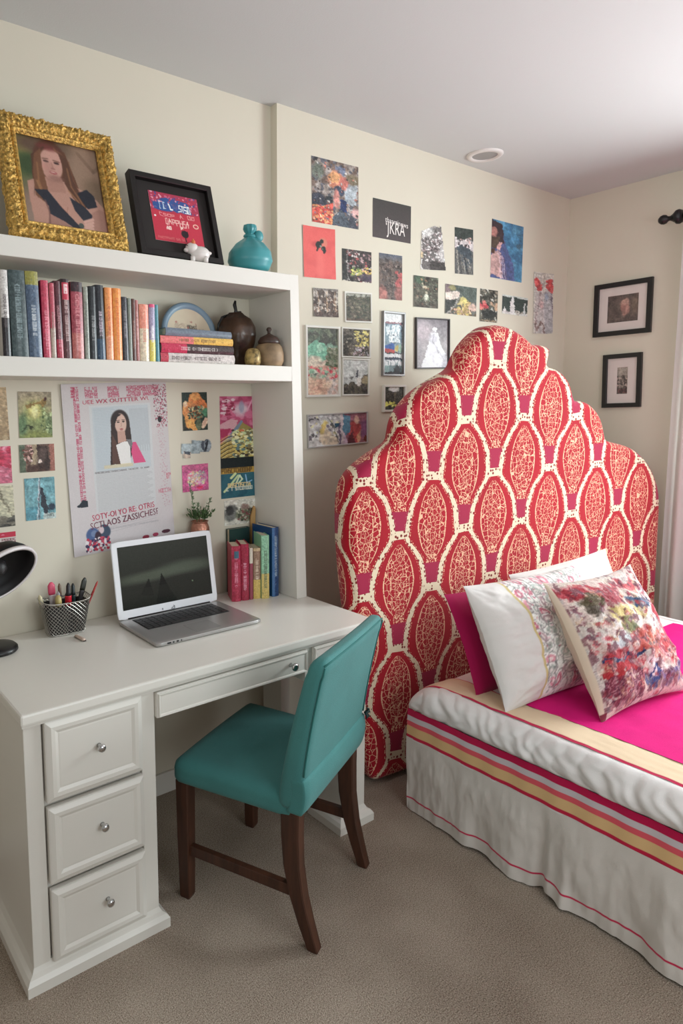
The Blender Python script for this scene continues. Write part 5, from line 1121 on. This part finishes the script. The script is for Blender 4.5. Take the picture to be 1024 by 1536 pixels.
m = MB().tube([(0, 0, .19), (.002, 0, .215), (-.004, 0, .235), (0, 0, .25)], [.010, .006, .007, .004], 10).tube([(.0, 0, .206), (.022, -.002, .208), (.026, 0, .200)], [.004, .006, .003], 8); m.build('stem', M_black, t)
for s_ in (-1, 1): MB().tube([(s_*.026, 0, .198), (s_*.062, 0, .185), (s_*.078, 0, .158), (s_*.080, 0, .13)], .004, 8).build('handle', M_black, t)
t = thing('lidded_jar', 'tiny patterned brass jar standing before the gourd vase', 'jar', (1.108, -.185, ZB))
MB().lathe([(0, 0), (.024, 0), (.029, .012), (.030, .03), (.026, .05), (.018, .060), (0, .064)], 28).build('body', mat('speckled_brass', (150, 128, 80), .45, metal=.3, var=.7, vscale=70), t)
t = thing('pottery_jar', 'squat brown and buff pottery jar with a knob, rightmost on the lower shelf', 'jar', (1.203, -.160, ZB), (0, 0, 0))
def pj(u, v):
    th = u*2*PI; pr = [(0, 0), (.048, .0), (.056, .02), (.056, .05), (.048, .075), (.036, .088)]
    k = v*(len(pr)-1); i = min(int(k), len(pr)-2); f = k-i; r = pr[i][0]*(1-f)+pr[i+1][0]*f; z = pr[i][1]*(1-f)+pr[i+1][1]*f
    return (r*math.cos(th)*(1+.04*math.cos(3*th)), r*math.sin(th), z)
MB().grid(pj, 48, 20, closeu=True).build('body', mat('buff_pottery', (146, 122, 92), .6, var=.45, vscale=16), t)
MB().lathe([(.040, .082), (.042, .092), (.034, .108), (.014, .118), (.006, .122), (.006, .130), (.010, .136), (.008, .144), (0, .147)], 30).build('lid', mat('dark_pottery', (62, 44, 36), .4, var=.4, vscale=20), t)

# ------------------------------------------------------------------ desk things
ZD = .7618
# laptop
t = thing('laptop', 'open silver laptop with white screen surround on the desk', 'laptop', (.7975, -.226, ZD))
M_alu = mat('brushed_aluminium', (178, 176, 174), .34, metal=.65)
m = MB(); rbox(m, (-.2075, -.142, .002), (.2075, .142, .0155), (.012, .012, .003), 12); lb = m.build('base', M_alu, t)
MB().box((-.165, -.005, .0150), (.165, .118, .0160)).build('keyboard_well', mat('keyboard_black', (28, 26, 26), .5), lb)
m = MB()
for r_ in range(6):
    for k in range(14):
        if r_ == 0 and 4 <= k <= 8:
            if k == 4: m.box((-.162+k*.0232, .0, .0160), (-.162+9*.0232-.003, .0165, .0178), bev=.0006)
            continue
        x_ = -.162+k*.0232; y_ = .0+r_*.0195; m.box((x_, y_, .0160), (x_+.0202, y_+.0165, .0178), bev=.0006)
m.build('keyboard', mat('key_plastic', (34, 32, 32), .45), lb)
MB().box((-.05, -.125, .0153), (.05, -.035, .0158), bev=.0002).build('trackpad', mat('trackpad_grey', (150, 148, 146), .4, metal=.4), lb)
m = MB()
for x_, w_ in ((-.17, .014), (-.150, .006), (-.136, .008), (-.12, .004)): m.box((x_, -.1425, .006), (x_+w_, -.1415, .0115))
m.build('port', M_black, lb)
m = MB(); m.tube([(-.17, .138, .013), (.17, .138, .013)], .006, 10); m.build('hinge', M_black, lb)
lid = bpy.data.objects.new('screen_lid', None)
LA = Matrix.Translation((-.2075, .139, .014)) @ Matrix.Rotation(R(-10), 4, 'X')
M_lidw = mat('white_bezel', (226, 226, 230), .3)
bpy.data.objects.remove(lid)
LW, LH = .415, .274
m = MB(); rbox(m, (0, -.003, 0), (LW, .004, LH), (.012, .003, .012), 10, M=LA); ld = m.build('screen_lid', M_lidw, t)
cv = CV(150, 96, (44, 44, 38), 150).grad((58, 60, 54), (38, 38, 34)).ell(.35, .52, .4, .08, (84, 90, 76), -.05, .9, .9).ell(.75, .46, .3, .10, (88, 96, 82), 0, .9, .8).poly([(.2, .8), (.3, .55), (.34, .85)], (30, 30, 28), .8).poly([(.36, .95), (.44, .5), (.52, .8), (.6, 1), (.36, 1)], (28, 28, 26), .9).rect(0, .7, 1, 1, (46, 46, 40), .4).ell(.78, .72, .01, .01, (120, 140, 110)).grain(3)  # dim greenish reflection of the room painted into the screen colours
m = MB(); canvas_grid(m, cv, LW-.044, LH-.052, -.0034, None, 1.0, LA @ Matrix.Translation((LW/2, 0, LH/2+.006)), th=0); m.build('screen', mat('screen_glass', attr=True, rough=.12, spec=.35), ld)
m = MB(); MT = LA @ Matrix.Translation((LW/2, -.0036, .0115)) @ Matrix.Rotation(R(90), 4, 'X')
m.add([(-.034, -.003, 0), (-.030, -.003, 0), (-.030, .004, 0), (-.034, .004, 0)], [(0, 1, 2, 3)], M=MT); m.build('bezel_mark', mat('grey_mark', (96, 96, 100), .5), ld); m = MB()
for a_, b_ in (((.004, -.005), (.018, -.005)), ((.018, -.005), (.018, .003)), ((.018, .003), (.008, -.001)), ((.008, -.001), (.004, -.005)), ((.018, .003), (.014, .007))): m.tube([(*a_, 0), (*b_, 0)], .0008, 5, M=MT)
m.build('bezel_mark', mat('grey_mark', (96, 96, 100), .5), ld)

# desk lamp
t = thing('desk_lamp', 'black desk lamp with a white rimmed shade at the left end of the desk', 'lamp', (.178, -.085, ZD))
MB().lathe([(0, 0), (.062, 0), (.065, .004), (.064, .012), (.056, .019), (.030, .024), (0, .025)], 40).build('base', M_black, t)
SH = Matrix.Translation((.016, -.062, .252)) @ Vector((0, 0, 1)).rotation_difference(Vector((-.30, .74, .60))).to_matrix().to_4x4() @ Matrix.Diagonal((1.2, 1.2, 1.0, 1))
m = MB().lathe([(.020, .080), (.050, .074), (.076, .055), (.088, .030), (.092, .0), (.088, .0), (.084, .028), (.072, .050), (.048, .068), (.018, .074)], 56, M=SH, cap=False); m.build('lamp_shade', mat('black_lamp_enamel', (20, 17, 19), .5, spec=.3), t)
m = MB().lathe([(.0925, .009), (.0955, .009), (.0955, -.003), (.0885, -.003), (.0885, .001), (.0925, .002)], 64, M=SH, cap=False); m.build('rim', mat('white_rim', (222, 214, 214), .4), t)
m = MB().lathe([(.0, -.0), (.018, .01), (.024, .03), (.014, .055), (.012, .07)], 20, M=SH @ Matrix.Translation((0, 0, .006))); m.build('bulb', mat('dark_bulb', (34, 30, 32), .5), t)
top_ = SH @ Vector((0, 0, .078))
m = MB().tube([(-.02, .02, .015), (-.06, .03, .08), (-.085, .02, .18), (-.07, .0, .29), tuple(top_+Vector((-.02, .0, .03))), tuple(top_)], .007, 12); m.build('arm', M_black, t)

# wire pen basket
t = thing('wire_basket', 'small silver wire mesh basket holding pens on the desk', 'basket', (.418, -.040, ZD), (0, 0, R(-4)))
M_wire = mat('silver_wire', (176, 172, 164), .35, metal=.7)
def per(s, z):
    """point on a rounded rectangle, s in 0..1"""
    k = z/.115; hx, hy = .060+.022*k, .036+.014*k; s = s % 1.0; u_ = s*len(PERS); i = int(u_) % len(PERS); f = u_-int(u_)
    a, b_ = PERS[i], PERS[(i+1) % len(PERS)]; c, q_ = a[0]*(1-f)+b_[0]*f, a[1]*(1-f)+b_[1]*f
    return Vector((hx*c, hy*q_, z+.010*(abs(c)**4)*k))
def _pers(n=120):
    raw = []
    for i in range(2400):
        th = i/2400*2*PI; c, q_ = math.cos(th), math.sin(th); raw.append((math.copysign(abs(c)**.35, c), math.copysign(abs(q_)**.35, q_)))
    cum = [0]
    for a, b_ in zip(raw, raw[1:]+raw[:1]): cum.append(cum[-1]+math.hypot((a[0]-b_[0])*.07, (a[1]-b_[1])*.043))
    res = []; j = 0
    for k in range(n):
        t_ = cum[-1]*k/n
        while cum[j+1] < t_: j += 1
        res.append(raw[j])
    return res
PERS = _pers()
m = MB(); NW = 34
for d_ in (-1, 1):
    for k in range(NW):
        m.tube([per((k/NW+d_*.24*j/8) % 1, .004+.108*j/8) for j in range(9)], .0009, 4, cap=False)
m.build('mesh', M_wire, t)
m = MB()
for z_, r_ in ((.112, .0022), (.003, .002)): m.tube([per(i/60, z_) for i in range(61)], r_, 6)
m.build('wire_rim', M_wire, t)
m = MB().grid(lambda u, v: per(u, .003+.105*v)*.0+Vector((per(u, .003+.105*v).x*.965, per(u, .003+.105*v).y*.95, .003+.10*v)), 60, 4, closeu=True); m.grid(lambda u, v: Vector((per(u, .003).x*.96*v, per(u, .003).y*.95*v, .003)), 40, 1, closeu=True, flip=True)
m.build('dark_interior_sheet', mat('interior_dark', (38, 34, 34), .8), t)  # dark sheet added behind the wires, stands in for the shaded interior
GP = 'pens and tools in the wire basket'
def pen(name, label, x, y, dx, dy, L_, r, col, tipc, r2=None, flat=1.0, cat='pen'):
    b0 = Vector((.418+x, -.040+y, ZD+.008)); d_ = Vector((dx, dy, 1)).normalized(); rot = Vector((0, 0, 1)).rotation_difference(d_).to_euler()
    tt = thing(name, label, cat, b0, rot, GP)
    MB().lathe([(r*.6, 0), (r, .006), (r, L_*.72), (r*1.05, L_*.74)], 14, sy=flat).build('barrel', mat('pen_%s' % '_'.join(map(str, col)), col, .4), tt)
    r2 = r2 or r*.9
    MB().lathe([(r*1.05, L_*.74), (r2, L_*.80), (r2*.95, L_*.93), (r2*.4, L_*.99), (0, L_)], 14, sy=flat).build('tip', mat('pen_%s' % '_'.join(map(str, tipc)), tipc, .4), tt)
    return tt
pen('marker_pen', 'fat red marker with a black top, in the middle of the wire basket', .004, -.018, .03, .0, .165, .011, (196, 24, 44), (32, 30, 34), .0075)
pen('marker_pen', 'black green pen leaning right of the red marker', .030, -.004, .02, .05, .155, .0075, (28, 48, 50), (24, 36, 38))
pen('scissors_handle', 'dark curved knife-like tool right of the fat red marker', .034, .008, .28, .02, .172, .009, (44, 40, 42), (40, 42, 34), .010, .5, 'tool')
pen('pencil', 'red pencil leaning furthest right in the wire basket', .046, .0, .48, -.05, .168, .004, (150, 36, 40), (176, 60, 56))
pen('paint_brush', 'brush with a brown tip left of the fat red marker', -.008, .004, -.02, .05, .160, .005, (30, 40, 76), (110, 88, 70), .006, 1, 'brush')
pen('paper_flower_stick', 'pink and white patterned stick in the left half of the wire basket', -.030, .012, -.05, .02, .168, .011, (206, 196, 196), (214, 80, 110), .013, .5, 'stick')
pen('glue_stick', 'white marker leaning beside the pink patterned stick', -.018, .008, .02, .02, .135, .008, (222, 218, 214), (190, 186, 190))
pen('paint_brush', 'cream tipped stick leaning over the left corner of the wire basket', -.052, .006, -.22, .02, .135, .005, (60, 56, 50), (206, 196, 160), .007, 1, 'brush')
pen('cork_stick', 'short mottled brass cap stick low at the left front of the basket', -.024, -.016, -.02, 0, .128, .010, (150, 130, 80), (190, 170, 110), .011, 1, 'stick')
# small stub on the desk
a_ = at(110, 954, 'z', ZD); b_ = at(130, 964, 'z', ZD); mid = (a_+b_)/2; an = math.atan2(b_.y-a_.y, b_.x-a_.x)
t = thing('pocket_knife', 'small folded cream and brown pocket knife lying on the desk before the basket', 'knife', (mid.x, mid.y, ZD), (0, 0, an))
m = MB(); rbox(m, (-.030, -.006, .0015), (.030, .006, .010), (.006, .005, .004), 8); m.build('handle', mat('cream_bone', (206, 184, 168), .5, var=.1, vscale=60), t)
m = MB(); rbox(m, (-.034, -.004, 0), (.032, .0075, .0045), (.005, .003, .002), 6); m.build('blade', mat('dark_steel', (66, 52, 48), .4, metal=.4), t)

# books on the desk
GD = 'books standing on the desk'
def P_bottom(px, yf):
    lo, hi = 800.0, 1000.0
    for _ in range(40):
        mdl = (lo+hi)/2
        if at(px, mdl, 'y', yf).z > ZD: lo = mdl
        else: hi = mdl
    return lo
def dbook(px, wpx, ty, label, cols, D=.10, rz=-25, push=4.5, lean=0, **k):
    f = at(px, 896.5-(px-347)*.06+push, 'z', ZD); tp = at(px, ty, 'y', f.y)
    c_, s_ = math.cos(R(rz)), math.sin(R(rz))
    return book(label, cols, wpx*.00262, tp.z-ZD, D, (f.x-s_*D/2, f.y+c_*D/2, ZD), rz, lean, GD, **k)
dbook(354.5, 13.5, 819, 'crimson book with a small blue picture, leftmost on the desk', (176, 26, 66), txt=(226, 160, 176), seed=201, push=6, sp=lambda c: c.rect(.3, .09, .8, .22, (60, 100, 120)))
dbook(367.5, 12, 816, 'crimson book with white lettering, second from the left on the desk', (166, 20, 60), txt=(232, 196, 206), seed=202, push=5)
dbook(377.0, 5, 822, 'thin cream book squeezed between the crimson and the tan desk books', (214, 204, 186), txt=None, base=((150, 60, 80), .3), seed=203)
dbook(385.5, 11.0, 822, 'tan book with a mustard foot, left one of the mustard footed pair', (150, 118, 96), txt=(226, 210, 186), base=((206, 176, 84), .62), top=((196, 170, 130), .06), seed=204, push=3.5)
dbook(398, 12.0, 803, 'mint green book with a mustard foot, taller one of the mustard footed pair', (140, 196, 160), txt=(70, 90, 70), base=((206, 182, 96), .60), seed=205, D=.105, rz=-20, push=4)
dbook(413.0, 12.5, 791, 'tall thick navy blue book, rightmost on the desk', (24, 62, 110), txt=(190, 200, 206), seed=206, D=.13, rz=0, push=1.5, sp=lambda c: c.rect(0, 0, .3, 1, (60, 120, 176), .6))  # lighter left strip is a highlight painted into the spine
book('dark green book standing sideways behind the mint green book', (40, 62, 60), .022, .262, .10, (1.180, .022, ZD), 90, 0, GD, txt=(150, 160, 150), seed=207)
# wooden wedge behind the books
m = MB().prism([(0, 0), (.020, .0), (.030, .335), (.022, .345), (.006, .300)], -.004, .004, 'y', bev=.001)
o = m.build('wooden_ruler', mat('pale_wood', (186, 146, 92), .6, var=.12, vscale=10)); o.location = (1.243, .028, ZD); tag(o, 'pale wooden slat leaning in the niche corner behind the books', 'slat')
# copper pot with plant
px_ = .985; py_ = .0
t = thing('potted_plant', 'small copper pot with a green sprig behind the laptop', 'plant', (px_, py_, ZD))
# it stands on a narrow tall tin
M_cop = mat('hammered_copper', (182, 128, 108), .3, metal=.8, bump=.8, bscale=90)
MB().lathe([(0, 0), (.026, 0), (.029, .03), (.031, .12), (.030, .20), (.031, .225), (.036, .240), (.0375, .262), (.036, .290), (.031, .303), (.029, .308), (.031, .312), (.034, .315), (.030, .315), (.026, .306), (0, .302)], 36).build('pot', M_cop, t)
M_leaf = mat('leaf_green', (76, 104, 62), .6, var=.25, vscale=30); M_leaf2 = mat('sage_leaf', (120, 138, 108), .7, var=.2, vscale=30)
m = MB(); m2 = MB(); rp = random.Random(5)
def leaf(mb, p, d_, L_, w_):
    d_ = d_.normalized(); sdv = d_.cross(Vector((rp.uniform(-1, 1), rp.uniform(-1, 1), .3))).normalized()
    nn = d_.cross(sdv)*L_*.12
    mb.add([p, p+d_*L_*.35+sdv*w_, p+d_*L_*.75+sdv*w_*.7+nn, p+d_*L_, p+d_*L_*.75-sdv*w_*.7+nn, p+d_*L_*.35-sdv*w_, p+d_*L_*.5-nn], [(0, 1, 6), (1, 2, 6), (2, 3, 6), (3, 4, 6), (4, 5, 6), (5, 0, 6)])
for k in range(150):
    th = rp.uniform(0, 2*PI); r_ = rp.uniform(0, .026)**1; p = Vector((r_*math.cos(th), r_*math.sin(th)*.7, .312)); el = rp.uniform(.5, 1.4)
    d_ = Vector((math.cos(th)*.7, math.sin(th)*.5, el)); s_ = rp.uniform(.01, .045); q_ = p+d_.normalized()*s_
    if q_.y+py_ > .02: q_.y = .015-py_
    leaf(m, q_, d_+Vector((rp.uniform(-.5, .5), rp.uniform(-.6, .2), rp.uniform(-.2, .5))), rp.uniform(.012, .022), .003)
for bx, tx, hh in ((-.012, -.044, .150), (.012, .046, .085), (-.002, -.012, .07)):
    pts = [Vector((bx+(tx-bx)*(i/8)**.7, -.002, .31+hh*i/8)) for i in range(9)]; m.tube(pts, .0012, 5)
    for i in range(2, 9):
        for _ in range(5 if hh > .1 else 4): leaf(m2 if i > 3 else m, pts[i]+Vector((0, 0, rp.uniform(-.008, .008))), Vector((rp.uniform(-1, 1), rp.uniform(-.8, .3), rp.uniform(.2, 1))), rp.uniform(.008, .014), .003)
m.build('foliage', M_leaf, t)['kind'] = 'stuff'; m2.build('sprig', M_leaf2, t)['kind'] = 'stuff'

# ------------------------------------------------------------------ curtain and rod
t = thing('curtain_rod', 'black curtain rod with a ball finial on the right wall', 'curtain rod', (3.45, -.60, 2.45))
MB().tube([(3.45, -.625, 2.447), (3.45, -2.9, 2.447)], .013, 16).build('rod', M_black, t, True)
m = MB(); T = Matrix.Translation((3.45, -.560, 2.447)) @ Matrix.Rotation(R(90), 4, 'X')
m.lathe([(0, -.024), (.012, -.022), (.021, -.012), (.024, 0), (.021, .012), (.013, .020), (.011, .030), (.018, .042), (.026, .052), (.034, .060), (.036, .072), (.030, .084), (.016, .090), (.0, .091)], 32, M=T); m.build('finial', M_black, t, True)
MB().box((3.452, -.72, 2.437), (3.569, -.705, 2.457)).lathe([(.03, 0), (.03, .006), (0, .006)], 20, M=Matrix.Translation((3.569, -.712, 2.447)) @ Matrix.Rotation(R(-90), 4, 'Y')).build('bracket', M_black, t, True)
def cur(u, v):
    z = .03+2.405*v; sp_ = .70+.06*(1-v); y = -.650-sp_*u; a = .022+.018*(1-v)
    return (3.445+a*math.sin(u*2*PI*7.5+.6*math.sin(v*3)), y+.008*math.sin(u*30+v*4), z)
mc = bpy.data.materials.new('white_voile'); mc.use_nodes = True; nt = mc.node_tree; b = nt.nodes['Principled BSDF']; b.inputs['Base Color'].default_value = L(236, 234, 232); b.inputs['Roughness'].default_value = .9
tr = nt.nodes.new('ShaderNodeBsdfTranslucent'); tr.inputs[0].default_value = L(240, 238, 236); ms = nt.nodes.new('ShaderNodeMixShader'); ms.inputs[0].default_value = .4
nt.links.new(b.outputs[0], ms.inputs[1]); nt.links.new(tr.outputs[0], ms.inputs[2]); nt.links.new(ms.outputs[0], nt.nodes['Material Output'].inputs[0])
o = MB().grid(cur, 200, 40).build('curtain', mc, None, loc=(3.445, -.66, .03)); tag(o, 'white gathered curtain hanging at the right edge beside the headboard', 'curtain')
